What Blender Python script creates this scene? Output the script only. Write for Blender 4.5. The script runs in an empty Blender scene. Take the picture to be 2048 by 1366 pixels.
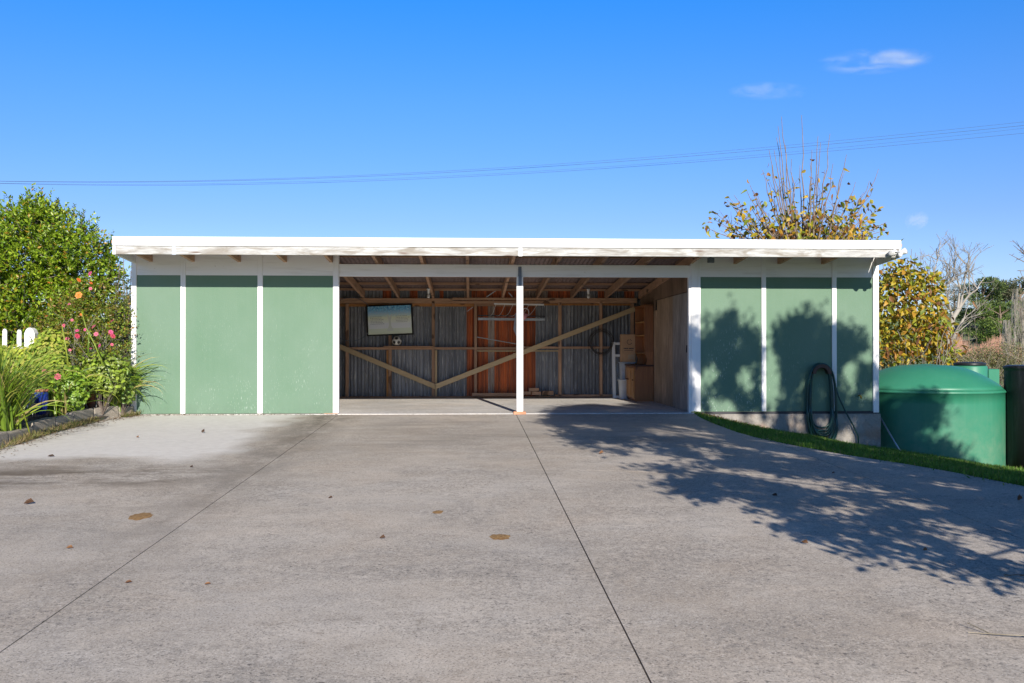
import bpy, bmesh, math, random
import numpy as np
from mathutils import Vector, Matrix, Euler, noise as mnoise

random.seed(7)
R = np.random.RandomState(11)
C = bpy.context.scene.collection
SC = bpy.context.scene

# ------------------------------------------------------------------ camera, sky, sun, exposure
CAM = Vector((0.0, -15.2, 1.064))
YAW, PITCH, FPX = math.radians(2.53), math.radians(0.36), 1900.0
cd = bpy.data.cameras.new('camera'); cam = bpy.data.objects.new('camera', cd); C.objects.link(cam)
cam.location = CAM
cam.rotation_euler = (math.pi/2 + PITCH, 0, -YAW)
cd.sensor_width = 36; cd.lens = FPX/2048*36; cd.clip_start = 0.05; cd.clip_end = 9000
SC.camera = cam

SUN_DIR = Vector((0.14, -1.0, 0.47))            # towards the sun
w = bpy.data.worlds.new('World'); SC.world = w; w.use_nodes = True
nt = w.node_tree; nt.nodes.clear()
wo = nt.nodes.new('ShaderNodeOutputWorld'); bg = nt.nodes.new('ShaderNodeBackground')
sky = nt.nodes.new('ShaderNodeTexSky'); sky.sky_type = 'NISHITA'; sky.sun_disc = False
sky.sun_elevation = math.asin(SUN_DIR.normalized().z)
sky.sun_rotation = math.atan2(SUN_DIR.x, SUN_DIR.y)
sky.air_density = 1.0; sky.dust_density = 0.2; sky.ozone_density = 2.0; sky.altitude = 100
# elevation tint: deep blue in view, dimmed and greyed overhead to set shadow colour
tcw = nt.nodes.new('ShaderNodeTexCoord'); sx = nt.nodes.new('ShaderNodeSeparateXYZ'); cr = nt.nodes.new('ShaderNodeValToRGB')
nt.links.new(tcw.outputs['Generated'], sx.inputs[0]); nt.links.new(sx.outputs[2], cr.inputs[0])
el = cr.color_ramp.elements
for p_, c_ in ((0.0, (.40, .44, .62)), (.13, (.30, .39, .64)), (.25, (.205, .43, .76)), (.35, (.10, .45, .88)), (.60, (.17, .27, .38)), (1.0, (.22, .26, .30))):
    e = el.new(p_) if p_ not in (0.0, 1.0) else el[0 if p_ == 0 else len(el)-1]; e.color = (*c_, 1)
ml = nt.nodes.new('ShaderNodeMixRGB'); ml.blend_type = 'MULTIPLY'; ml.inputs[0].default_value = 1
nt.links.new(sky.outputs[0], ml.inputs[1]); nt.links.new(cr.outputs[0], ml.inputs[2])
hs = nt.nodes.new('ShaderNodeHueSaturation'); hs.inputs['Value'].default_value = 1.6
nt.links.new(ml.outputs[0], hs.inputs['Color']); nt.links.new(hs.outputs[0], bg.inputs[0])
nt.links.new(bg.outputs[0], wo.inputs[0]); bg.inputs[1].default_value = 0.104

sl = bpy.data.lights.new('sun', 'SUN'); sl.energy = 5.0; sl.angle = math.radians(0.36); sl.color = (1.0, 0.93, 0.83)
so = bpy.data.objects.new('sun', sl); C.objects.link(so)
so.rotation_euler = (-SUN_DIR).to_track_quat('-Z', 'Y').to_euler()
SC.view_settings.view_transform = 'Standard'; SC.view_settings.look = 'None'
SC.view_settings.exposure = 0.45; SC.view_settings.gamma = 1
SC.view_settings.use_curve_mapping = False
SC.render.engine = 'CYCLES'
SC.cycles.use_denoising = True
SC.cycles.max_bounces = 8; SC.cycles.diffuse_bounces = 5; SC.cycles.transparent_max_bounces = 8
SC.cycles.volume_bounces = 1

# ------------------------------------------------------------------ photo pixel -> place
RM = cam.rotation_euler.to_matrix()
def ray(px, py):
    return RM @ Vector(((px-1024)/FPX, -(py-683)/FPX, -1.0))
def onY(px, py, Y):
    d = ray(px, py); t = (Y-CAM.y)/d.y; return CAM + d*t
def onZ(px, py, Z=0.0):
    d = ray(px, py); t = (Z-CAM.z)/d.z; return CAM + d*t
SLOPE = 0.0263
def dz(Y): return SLOPE*min(Y, 0.0)
def onD(px, py):
    """hit on the driveway plane (falls towards the camera), level inside the carport"""
    d = ray(px, py)
    t = (SLOPE*CAM.y - CAM.z)/(d.z - SLOPE*d.y)
    p = CAM + d*t
    return p if p.y < 0 else onZ(px, py, 0)
def sm(x): x = max(0.0, min(1.0, x)); return x*x*(3-2*x)

# ------------------------------------------------------------------ materials
class NT:
    def __init__(s, name):
        s.m = bpy.data.materials.new(name); s.m.use_nodes = True; s.t = s.m.node_tree
        s.t.nodes.clear(); s.out = s.n('OutputMaterial'); s.b = s.n('BsdfPrincipled')
        s.l(s.b.outputs[0], s.out.inputs[0])
    def n(s, k): return s.t.nodes.new('ShaderNode'+k)
    def l(s, a, b): s.t.links.new(a, b)
    def put(s, v, sock):
        if hasattr(v, 'is_linked'): s.l(v, sock)
        elif isinstance(v, (tuple, list)): sock.default_value = (*v, 1) if len(v) == 3 and sock.type == 'RGBA' else v
        else: sock.default_value = v
    def co(s, scale=(1, 1, 1), loc=(0, 0, 0), rot=(0, 0, 0), src='Object'):
        tc = s.n('TexCoord'); mp = s.n('Mapping'); s.l(tc.outputs[src], mp.inputs[0])
        mp.inputs['Scale'].default_value = scale; mp.inputs['Location'].default_value = loc; mp.inputs['Rotation'].default_value = rot
        return mp.outputs[0]
    def noise(s, v, scale, detail=3, rough=.55, dist=0):
        k = s.n('TexNoise'); s.l(v, k.inputs['Vector']); k.inputs['Scale'].default_value = scale
        k.inputs['Detail'].default_value = detail; k.inputs['Roughness'].default_value = rough; k.inputs['Distortion'].default_value = dist
        return k.outputs['Fac']
    def ramp(s, f, stops):
        k = s.n('ValToRGB'); s.l(f, k.inputs[0]); e = k.color_ramp.elements
        while len(e) < len(stops): e.new(0.5)
        for q, (p, c) in zip(e, stops):
            q.position = p; q.color = (c, c, c, 1) if isinstance(c, (int, float)) else (*c, 1)
        return k.outputs[0]
    def mix(s, f, a, b, mode='MIX'):
        k = s.n('MixRGB'); k.blend_type = mode; s.put(f, k.inputs[0]); s.put(a, k.inputs[1]); s.put(b, k.inputs[2]); return k.outputs[0]
    def math(s, op, a, b=0.0, clamp=False):
        k = s.n('Math'); k.operation = op; k.use_clamp = clamp; s.put(a, k.inputs[0]); s.put(b, k.inputs[1]); return k.outputs[0]
    def rnd(s): return s.n('ObjectInfo').outputs['Random']
    def attr(s, nm):
        k = s.n('Attribute'); k.attribute_name = nm; return k.outputs['Color']
    def rough(s, v): s.put(v, s.b.inputs['Roughness']); return s
    def col(s, v): s.put(v, s.b.inputs['Base Color']); return s
    def bump(s, h, strength=.3, dist=.01):
        k = s.n('Bump'); k.inputs['Strength'].default_value = strength; k.inputs['Distance'].default_value = dist
        s.l(h, k.inputs['Height']); s.l(k.outputs[0], s.b.inputs['Normal']); return s
    def sep(s, v):
        k = s.n('SeparateXYZ'); s.l(v, k.inputs[0]); return k.outputs

def offset_vec(s, v):
    """shift texture space by the object's own random number so repeats differ"""
    k = s.n('VectorMath'); k.operation = 'ADD'; s.l(v, k.inputs[0])
    cb = s.n('CombineXYZ'); r = s.math('MULTIPLY', s.rnd(), 37.0)
    for i in range(3): s.l(r, cb.inputs[i])
    s.l(cb.outputs[0], k.inputs[1]); return k.outputs[0]

def wood(name, a, b, axis, dark=.55, rough=.8):
    s = NT(name); sc = [14, 14, 14]; sc[axis] = 0.9
    v = offset_vec(s, s.co(tuple(sc)))
    g = s.noise(v, 3.0, 5, .6, .6); g2 = s.noise(offset_vec(s, s.co((1, 1, 1))), 3.2, 3)
    c = s.mix(s.ramp(g, [(.3, 0), (.7, 1)]), a, b)
    c = s.mix(s.ramp(g2, [(.35, 0), (.75, .7)]), c, tuple(x*dark for x in a))
    c = s.mix(1.0, c, s.ramp(s.rnd(), [(0, .72), (1, 1.2)]), 'MULTIPLY')
    k = s.ramp(s.noise(offset_vec(s, s.co(tuple(4 if i != axis else 2.0 for i in range(3)))), 1.6, 1), [(.66, 0), (.72, .75)])
    c = s.mix(k, c, (.05, .025, .015))
    return s.col(c).rough(rough).bump(g, .35, .004).m

M = {}
for i, ax in enumerate('xyz'):
    M['timber_'+ax] = wood('rough_sawn_timber_'+ax, (.56, .345, .215), (.36, .205, .13), i)
    M['brace_'+ax] = wood('treated_timber_'+ax, (.62, .47, .28), (.50, .365, .20), i, .8)
    M['ochre_'+ax] = wood('stained_timber_'+ax, (.52, .25, .085), (.36, .16, .055), i)
M['pine'] = wood('varnished_pine', (.38, .15, .05), (.24, .085, .028), 2, .7, .45)
M['pine_light'] = wood('varnished_pine_door', (.54, .29, .10), (.42, .20, .07), 2, .7, .4)

def white_paint(name, base=(.82, .81, .79), dirt=.35, axis=2):
    s = NT(name); sc = [1, 1, 1]; 
    v = offset_vec(s, s.co((1, 1, 1)))
    sc2 = [9, 9, 9]; sc2[axis] = .8
    n1 = s.noise(offset_vec(s, s.co(tuple(sc2))), 2.0, 4); n2 = s.noise(v, 14, 3, .7)
    c = s.mix(s.math('MULTIPLY', s.ramp(n1, [(.52, 0), (.75, 1)]), dirt), base, (.55, .52, .46))
    c = s.mix(s.ramp(n2, [(.70, 0), (.74, .5)]), c, (.42, .38, .32))
    return s.col(c).rough(.55).bump(n1, .12, .003).m
M['white'] = white_paint('white_painted_timber')
M['white_x'] = white_paint('white_painted_board', axis=0, dirt=.45)
M['flash'] = white_paint('white_metal_flashing', (.84, .84, .84), .12, 0)

# weathered fascia: white wash worn to grey timber with knots
s = NT('weathered_white_fascia')
v = s.co((.9, 8, 8)); g = s.noise(v, 3.4, 6, .65, 1.2); big = s.noise(s.co((1.1, 3, 5)), 1.9, 4, .6, .8)
c = s.mix(s.ramp(g, [(.40, 0), (.66, 1)]), (.53, .53, .51), (.32, .315, .30))
c = s.mix(s.ramp(big, [(.46, 0), (.64, .9)]), c, (.25, .22, .18))
kn = s.n('TexVoronoi'); s.l(s.co((.85, 2, 5)), kn.inputs['Vector']); kn.inputs['Scale'].default_value = 1.5
c = s.mix(s.ramp(kn.outputs['Distance'], [(.05, .9), (.14, 0)]), c, (.16, .10, .075))
M['fascia'] = s.col(c).rough(.75).bump(g, .4, .004).m

def panel_mat(name, scuff):
    s = NT(name); v = s.co((1, 1, 1)); x, y, z = s.sep(v)
    big = s.noise(s.co((.7, 1, .5)), 1.6, 4, .6); st = s.noise(s.co((26, 26, 1.1)), 1.0, 4, .7)
    c = s.mix(s.ramp(big, [(.3, 0), (.7, 1)]), (.125, .215, .14), (.155, .24, .17))
    c = s.mix(s.ramp(st, [(.35, 0), (.8, .14)]), c, (.19, .27, .20))
    # scratches: short light vertical ticks, denser low down
    sc = s.noise(s.co((110, 110, 14)), 1.0, 3, .6)
    zone = s.noise(s.co((1.4, 1, 1.0), (3.1, 0, .4)), 1.4, 2, .5)
    low = s.ramp(s.math('MULTIPLY_ADD', z, -0.42), [(0, 0), (1, 1)])
    lowm = s.math('SUBTRACT', 1.0, s.math('MULTIPLY', z, .55), True)
    msk = s.math('MULTIPLY', s.ramp(zone, [(.42, 0), (.60, 1)]), lowm)
    tick = s.math('MULTIPLY', s.ramp(sc, [(.62, 0), (.72, 1)]), msk)
    c = s.mix(s.math('MULTIPLY', tick, scuff, True), c, (.66, .72, .66))
    grime = s.math('MULTIPLY', s.ramp(z, [(.0, 1), (.28, 0)]), s.ramp(s.noise(s.co((5, 5, 2)), 3, 4, .7), [(.4, 0), (.7, .55)]))
    c = s.mix(grime, c, (.13, .19, .14))
    s.b.inputs['Specular IOR Level'].default_value = .2
    return s.col(c).rough(.6).bump(s.mix(.35, s.noise(s.co((1, 1, .6)), 1.3, 2, .5), s.noise(s.co((1, 1, 1)), 60, 3, .6)), .5, .012).m
M['green'] = panel_mat('green_painted_sheet', .9)
M['green_scuffed'] = panel_mat('scuffed_green_sheet', 3.2)

def iron(name, a, b, streak, amount, rough=.6):
    s = NT(name)
    v1 = offset_vec(s, s.co((13.2, 13.2, .5))); v2 = offset_vec(s, s.co((40, 40, 3)))
    n1 = s.noise(v1, 1.0, 3, .6); n2 = s.noise(v2, 1.0, 5, .7); n3 = s.noise(offset_vec(s, s.co((2, 2, 1))), 2.5, 4, .65)
    c = s.mix(s.ramp(n1, [(.35, 0), (.65, 1)]), a, b)
    c = s.mix(s.ramp(n3, [(.3, 0), (.75, .6)]), c, tuple(x*.45 for x in a))
    c = s.mix(s.math('MULTIPLY', s.ramp(n2, [(.56, 0), (.72, 1)]), amount), c, streak)
    c = s.mix(1.0, c, s.ramp(s.rnd(), [(0, .8), (1, 1.2)]), 'MULTIPLY')
    return s.col(c).rough(rough).m
M['iron_grey'] = iron('dull_galvanised_iron', (.30, .31, .33), (.14, .15, .17), (.72, .72, .70), .9)
M['iron_orange'] = iron('rusted_orange_iron', (.68, .16, .04), (.17, .06, .035), (.5, .25, .16), .5)
M['iron_brown'] = iron('bleached_brown_iron', (.42, .34, .28), (.22, .15, .12), (.6, .55, .5), .8)
M['iron_roof'] = iron('underside_of_roof_iron', (.28, .21, .20), (.16, .11, .11), (.36, .30, .28), .5)
for k in ('iron_grey',): M[k].node_tree.nodes['Principled BSDF'].inputs['Metallic'].default_value = .15

def ply(name, a, b):
    s = NT(name)
    g = s.noise(s.co((6, 6, .8)), 2.4, 6, .65, 1.5); big = s.noise(s.co((1, 1, .6)), 1.7, 4)
    c = s.mix(s.ramp(g, [(.32, 0), (.68, 1)]), a, b)
    c = s.mix(s.ramp(big, [(.42, 0), (.7, .75)]), c, tuple(x*.35 for x in a))
    w_ = s.noise(s.co((30, 30, 4)), 1.2, 4, .7)
    c = s.mix(s.math('MULTIPLY', s.ramp(w_, [(.62, 0), (.72, .7)]), s.ramp(s.noise(s.co((1, 1, 1), (0, 1.3, 5)), 1.5, 1), [(.5, 0), (.6, 1)])), c, (.5, .46, .4))
    return s.col(c).rough(.75).m
M['ply'] = ply('aged_plywood', (.60, .43, .29), (.25, .165, .11))
M['ply_grey'] = ply('weathered_plywood_door', (.56, .48, .41), (.22, .185, .16))
M['ply_dark'] = ply('upper_plywood', (.32, .21, .14), (.20, .125, .085))

# concrete driveway
def concrete(name, base=(.475, .42, .36), drive=True):
    s = NT(name); v = s.co((1, 1, 1)); x, y, z = s.sep(v)
    br = s.noise(s.co((.55, 3.2, 1)), 2.1, 6, .68, .4)        # broom marks across the slab
    big = s.noise(s.co((.6, .8, 1)), .62, 4, .6, .5); fine = s.noise(v, 85, 3, .75); mid = s.noise(v, 9, 5, .7)
    c = s.mix(s.ramp(big, [(.32, 0), (.68, 1)]), (base[0]*.84, base[1]*.81, base[2]*.77), tuple(q*1.12 for q in base))
    c = s.mix(s.ramp(br, [(.44, .0), (.74, .38)]), c, (base[0]*.70, base[1]*.66, base[2]*.62))
    clus = s.ramp(s.noise(s.co((1, 1.1, 1), (2, 7, 0)), .75, 5, .7, .6), [(.42, .12), (.58, 1)])
    c = s.mix(s.ramp(mid, [(.52, 0), (.80, .5)]), c, tuple(q*1.32 for q in base))
    c = s.mix(s.math('MULTIPLY', s.ramp(mid, [(.28, .8), (.42, 0)]), s.ramp(big, [(.4, 0), (.6, 1)])), c, (base[0]*.62, base[1]*.58, base[2]*.52))
    sp1 = s.noise(v, 30, 4, .8); sp2 = s.noise(s.co((1, 1.3, 1), (3, 1, 0)), 11, 6, .8)
    c = s.mix(s.math('MULTIPLY', s.ramp(sp1, [(.34, 1), (.52, 0)]), clus), c, tuple(q*.50 for q in base))
    c = s.mix(s.math('MULTIPLY', s.ramp(sp2, [(.34, .95), (.51, 0)]), clus), c, tuple(q*.60 for q in base))
    c = s.mix(s.ramp(sp1, [(.56, 0), (.70, .5)]), c, tuple(min(1, q*1.35) for q in base))
    c = s.mix(s.ramp(fine, [(.34, .6), (.50, 0)]), c, tuple(q*.42 for q in base))
    c = s.mix(s.ramp(fine, [(.60, 0), (.76, .45)]), c, tuple(min(1, q*1.6) for q in base))
    pit = s.noise(s.co((1, 1, 1), (5, 5, 0)), 42, 2, .5); pit2 = s.noise(s.co((1, 1, 1), (7, 3, 0)), 95, 2, .6)
    c = s.mix(s.math('MULTIPLY', s.ramp(pit, [(.31, 1), (.37, 0)]), s.math('ADD', s.math('MULTIPLY', clus, .75), .15)), c, (.10, .085, .075))
    c = s.mix(s.ramp(pit2, [(.33, .85), (.40, 0)]), c, (.12, .105, .092)); c = s.mix(s.ramp(pit2, [(.63, 0), (.69, .7)]), c, (.66, .62, .57))
    bl1 = s.noise(s.co((1, 1, 1), (9, 2, 0)), 1.7, 6, .68, .5); bl2 = s.noise(s.co((1, 1, 1), (1, 8, 0)), .8, 5, .65, .8)
    c = s.mix(1.0, c, s.ramp(bl1, [(.30, .87), (.50, 1.0), (.72, 1.08)]), 'MULTIPLY')
    c = s.mix(1.0, c, s.ramp(bl2, [(.30, (.93, .95, .98)), (.50, (1, 1, 1)), (.70, (1.0, .965, .93))]), 'MULTIPLY')
    if drive:
        wob = s.math('MULTIPLY', s.math('SUBTRACT', s.noise(v, 1.1, 4, .6), .5), 1.5)
        def box(x0, x1, y0, y1, soft):
            X = s.math('ADD', x, wob); Y = s.math('ADD', y, wob)
            f = None
            for e, q, sg in ((x0, X, 1), (x1, X, -1), (y0, Y, 1), (y1, Y, -1)):
                t = s.math('MULTIPLY_ADD', q, sg/soft)
                t.node.inputs[2].default_value = -sg*e/soft; t.node.use_clamp = True
                f = t if f is None else s.math('MULTIPLY', f, t)
            return f
        c = s.mix(s.math('MULTIPLY', box(-7.5, -2.5, -5.1, .3, .5), .80), c, s.mix(s.ramp(mid, [(.3, 0), (.7, 1)]), (.70, .67, .63), (.57, .54, .505)))
        # dirt washed along the left joint and below the pale slab
        d1 = s.math('MULTIPLY', box(-6.5, -2.3, -7.0, -5.0, .7), s.ramp(s.noise(s.co((.8, 1.6, 1)), 1.6, 6, .72), [(.40, 0), (.58, 1)]))
        c = s.mix(s.math('MULTIPLY', d1, .92), c, (.125, .095, .065))
        jx = s.math('ABSOLUTE', s.math('ADD', x, 2.10 + .12))
        d2 = s.math('MULTIPLY', s.ramp(jx, [(.02, 1), (.60, 0)]), s.ramp(s.noise(s.co((2, 1, 1)), 1.5, 6, .7), [(.34, .1), (.56, 1)]))
        d2 = s.math('MULTIPLY', d2, s.ramp(s.math('MULTIPLY', y, -.07), [(0.02, 1), (.9, 0)]))
        c = s.mix(s.math('MULTIPLY', d2, .88), c, (.11, .088, .066))
        d3 = s.math('MULTIPLY', box(-2.0, 3.4, -4.8, -.5, .9), s.ramp(s.noise(s.co((.35, 2.0, 1), (4, 2, 0)), 1.6, 6, .7), [(.38, 0), (.68, 1)]))
        c = s.mix(s.math('MULTIPLY', d3, .62), c, (.20, .175, .145))
        d4 = s.math('MULTIPLY', box(-8, -5.1, -8, .2, .5), s.ramp(mid, [(.3, .3), (.6, 1)]))
        c = s.mix(s.math('MULTIPLY', d4, .6), c, (.20, .165, .12))
    return s.col(c).rough(.82).bump(s.mix(.5, fine, mid), .35, .004).m
M['concrete'] = concrete('driveway_concrete')
M['floor'] = concrete('carport_floor_concrete', (.62, .60, .57), False)
M['kerb'] = concrete('old_concrete_edging', (.36, .315, .26), False)

s = NT('rough_old_foundation')
v = s.co((1, 1, 1)); n1 = s.noise(v, 2.6, 6, .7, .5); n2 = s.noise(v, 16, 5, .7)
c = s.mix(s.ramp(n1, [(.35, 0), (.65, 1)]), (.20, .185, .165), (.36, .33, .29))
c = s.mix(s.ramp(n2, [(.55, 0), (.7, .5)]), c, (.16, .13, .11))
c = s.mix(s.ramp(s.noise(s.co((1, 1, 1), (5, 2, 3)), 1.2, 3), [(.56, 0), (.66, .6)]), c, (.36, .20, .12))
M['found'] = s.col(c).rough(.9).bump(s.mix(.5, n1, n2), .9, .04).m

def plain(name, c, rough=.5, metal=0, var=.0, bump=0):
    s = NT(name)
    if var:
        n = s.noise(offset_vec(s, s.co((1, 1, 1))), 7, 5, .65)
        c = s.mix(s.ramp(n, [(.3, 0), (.7, 1)]), tuple(q*(1-var) for q in c), tuple(min(1, q*(1+var)) for q in c))
        if bump: s.bump(n, bump, .01)
    s.col(c).rough(rough); s.b.inputs['Metallic'].default_value = metal; return s.m
M['dark'] = plain('shadow_border_black', (.02, .02, .02), .9)
M['steel'] = plain('dull_steel_plate', (.14, .16, .19), .45, .6, .2)
M['zinc'] = plain('galvanised_strap', (.52, .54, .56), .4, .6, .15)
M['blacktrim'] = plain('black_damp_strip', (.03, .03, .035), .6)
M['brick'] = plain('orange_brick', (.50, .23, .13), .85, 0, .3, .3)
M['wire'] = plain('rusty_fence_wire', (.07, .065, .06), .6, .4, .2)
M['rod'] = plain('grey_metal_tube', (.36, .38, .40), .4, .5, .15)
M['whiteplastic'] = plain('white_plastic', (.78, .78, .76), .4, 0, .06)
M['binplastic'] = plain('greyish_white_plastic', (.50, .52, .55), .4, 0, .12)
M['pink'] = plain('pink_plastic', (.66, .30, .33), .5, 0, .1)
M['cloth'] = plain('grey_cloth', (.33, .37, .43), .9, 0, .2)
M['card'] = plain('brown_cardboard', (.56, .34, .19), .85, 0, .10)
M['cardprint'] = plain('dark_box_print', (.06, .055, .06), .8)
M['tape'] = plain('parcel_tape', (.52, .36, .22), .4)
M['hose'] = plain('green_garden_hose', (.008, .052, .043), .35, 0, .2)
M['hosedark'] = plain('hose_hanger_brown', (.07, .032, .022), .6, 0, .2)
M['terracotta'] = plain('terracotta', (.42, .17, .09), .8, 0, .25, .2)
M['blueglaze'] = plain('cobalt_blue_glaze', (.012, .03, .20), .12, 0, .2)
M['slateglaze'] = plain('slate_blue_glaze', (.05, .065, .10), .2, 0, .2)
M['blackpot'] = plain('black_plastic_pot', (.025, .025, .03), .45)
M['brass'] = plain('brass_tap', (.55, .30, .04), .35, .8)
M['ballw'] = plain('white_ball_leather', (.72, .70, .64), .5, 0, .12)
M['ballb'] = plain('black_ball_leather', (.03, .03, .03), .5)
M['cable'] = plain('overhead_cable', (.05, .06, .07), .6)
M['soil'] = plain('dark_garden_soil', (.075, .05, .032), .95, 0, .45, .6)
M['rubberlid'] = plain('black_rubber_lid', (.018, .018, .02), .4)
s = NT('clear_glass'); s.b.inputs['Transmission Weight'].default_value = .9; s.b.inputs['IOR'].default_value = 1.45; s.rough(.08).col((.85, .9, .92)); M['glass'] = s.m
s = NT('bulb_glass'); s.rough(.15).col((.75, .75, .72)); s.b.inputs['Transmission Weight'].default_value = .35; M['bulb'] = s.m

s = NT('green_tank_plastic')
n = s.noise(s.co((1, 1, .25)), 1.2, 4); vs = s.noise(s.co((9, 9, .5)), 1.3, 5, .7); x, y, z = s.sep(s.co())
c = s.mix(s.ramp(n, [(.3, 0), (.7, 1)]), (.026, .19, .108), (.043, .225, .135))
c = s.mix(s.ramp(vs, [(.55, 0), (.8, .35)]), c, (.10, .27, .17))
lowm = s.ramp(s.math('MULTIPLY_ADD', z, 1.0), [(0, 0), (1, 1)])
gr = s.math('MULTIPLY', s.math('SUBTRACT', .15, s.math('MULTIPLY', z, 1.0), True), s.ramp(s.noise(s.co((1, 1, 1)), 5, 5, .7), [(.3, 0), (.7, .6)]))
c = s.mix(gr, c, (.22, .30, .20))
M['tank'] = s.col(c).rough(.42).m
s = NT('weathered_black_tank')
vs = s.noise(s.co((10, 10, .7)), 1.5, 6, .75)
M['blacktank'] = s.col(s.mix(s.ramp(vs, [(.5, 0), (.78, .8)]), (.006, .007, .009), (.06, .062, .066))).rough(.5).m

def leafmat(name, gloss=.45, trans=.3, src='attr', ramp=None):
    s = NT(name)
    c = s.attr('tint') if src == 'attr' else s.ramp(s.rnd(), ramp)
    n = s.noise(s.co((1, 1, 1)), 30, 2)
    c = s.mix(1.0, c, s.ramp(n, [(.3, .82), (.7, 1.15)]), 'MULTIPLY')
    s.col(c).rough(gloss)
    tr = s.n('BsdfTranslucent'); s.l(c, tr.inputs[0]); mx = s.n('MixShader'); mx.inputs[0].default_value = trans
    s.l(s.b.outputs[0], mx.inputs[1]); s.l(tr.outputs[0], mx.inputs[2]); s.l(mx.outputs[0], s.out.inputs[0])
    return s.m
M['leaf'] = leafmat('glossy_leaf', .36, .32)
M['leafmatt'] = leafmat('matt_leaf', .7, .3)
M['needles'] = leafmat('conifer_foliage', .8, .12)
M['blade'] = leafmat('strap_leaf', .4, .3)
M['grass'] = leafmat('lawn_grass_blades', .6, .35)
M['petal_pink'] = leafmat('pink_petal', .6, .3, 'rnd', [(0, (.60, .05, .11)), (.5, (.75, .20, .27)), (1, (.72, .10, .30))])
M['petal_orange'] = leafmat('orange_petal', .6, .3, 'rnd', [(0, (.80, .20, .04)), (1, (.82, .32, .06))])
M['bigleaf'] = leafmat('autumn_leaf', .5, .38, 'rnd', [(0, (.15, .21, .02)), (.2, (.28, .32, .03)), (.40, (.52, .40, .03)), (.60, (.58, .33, .03)), (.8, (.36, .16, .035)), (1, (.14, .065, .035))])
M['strapleaf'] = leafmat('strap_leaf_single', .4, .32, 'rnd', [(0, (.10, .19, .02)), (.5, (.21, .32, .03)), (.85, (.36, .42, .05)), (.95, (.42, .36, .12)), (1, (.5, .4, .2))])
M['deadleaf'] = leafmat('fallen_dead_leaf', .8, .1, 'rnd', [(0, (.06, .035, .022)), (.5, (.16, .075, .035)), (1, (.26, .13, .06))])

def bark(name, a, b, sc=6):
    s = NT(name); n = s.noise(s.co((1, 1, .35)), sc, 5, .65)
    return s.col(s.mix(s.ramp(n, [(.35, 0), (.65, 1)]), a, b)).rough(.85).bump(n, .4, .02).m
M['bark'] = bark('brown_bark', (.13, .09, .06), (.24, .18, .13))
M['twig'] = bark('grey_brown_twig', (.16, .12, .10), (.28, .23, .19), 20)
M['palebark'] = bark('pale_silvery_bark', (.40, .36, .31), (.25, .22, .18), 3)
M['orangetwig'] = bark('orange_willow_twig', (.62, .32, .20), (.42, .26, .19), 2)
M['scrub'] = bark('dry_grey_twig', (.30, .26, .20), (.20, .17, .12), 5)

s = NT('lawn_soil_and_turf')
n = s.noise(s.co((1, 1, 1)), 9, 5, .7); n2 = s.noise(s.co((1, 1, 1)), 1.4, 3)
c = s.mix(s.ramp(n, [(.35, 0), (.65, 1)]), (.06, .12, .018), (.10, .17, .03))
M['turf'] = s.col(c).rough(.9).bump(n, .6, .02).m
s = NT('pasture_hillside')
n = s.noise(s.co((1, 1, 1)), .02, 6, .65); n2 = s.noise(s.co((1, 1, 1)), .3, 5, .7)
c = s.mix(s.ramp(n, [(.35, 0), (.65, 1)]), (.12, .185, .05), (.19, .23, .075))
c = s.mix(s.ramp(n2, [(.5, 0), (.75, .6)]), c, (.10, .11, .04))
M['pasture'] = s.col(c).rough(.95).m

# poster: generic tree in winter field, blue foliage, grey illegible lines
s = NT('printed_wall_hanging')
x, y, z = s.sep(s.co(src='UV'))
uv = s.co(src='UV')
blot = s.noise(s.co((14, 9, 1), src='UV'), 1.6, 5, .7)
topm = s.math('MULTIPLY_ADD', y, 3.4); topm.node.inputs[2].default_value = -2.0
tm = s.math('ADD', topm, s.math('MULTIPLY', s.math('SUBTRACT', blot, .5), 2.0), True)
base = s.ramp(y, [(0, (.70, .78, .60)), (.30, (.74, .82, .74)), (.36, (.82, .88, .88)), (.60, (.80, .86, .64)), (.78, (.60, .78, .88)), (1, (.4, .62, .85))])
snow = s.math('SUBTRACT', s.math('MULTIPLY_ADD', s.math('SINE', s.math('MULTIPLY', x, 6.0)), .04), 0)
c = s.mix(tm, base, s.mix(s.ramp(blot, [(.35, 0), (.6, 1)]), (.01, .17, .48), (.25, .62, .85)))
sp = s.n('TexVoronoi'); s.l(s.co((26, 17, 1), src='UV'), sp.inputs['Vector']); sp.inputs['Scale'].default_value = 1
c = s.mix(s.math('MULTIPLY', s.ramp(sp.outputs['Distance'], [(.2, 1), (.3, 0)]), s.math('MULTIPLY', tm, .8)), c, (.5, .62, .72))
M['poster'] = s.col(c).rough(.6).m
M['posterink'] = plain('grey_print_lines', (.30, .31, .34), .7)
M['postertrunk'] = plain('pale_grey_printed_trunk', (.66, .72, .66), .7)
M['snowband'] = plain('pale_printed_hill', (.80, .85, .88), .7)

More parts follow.
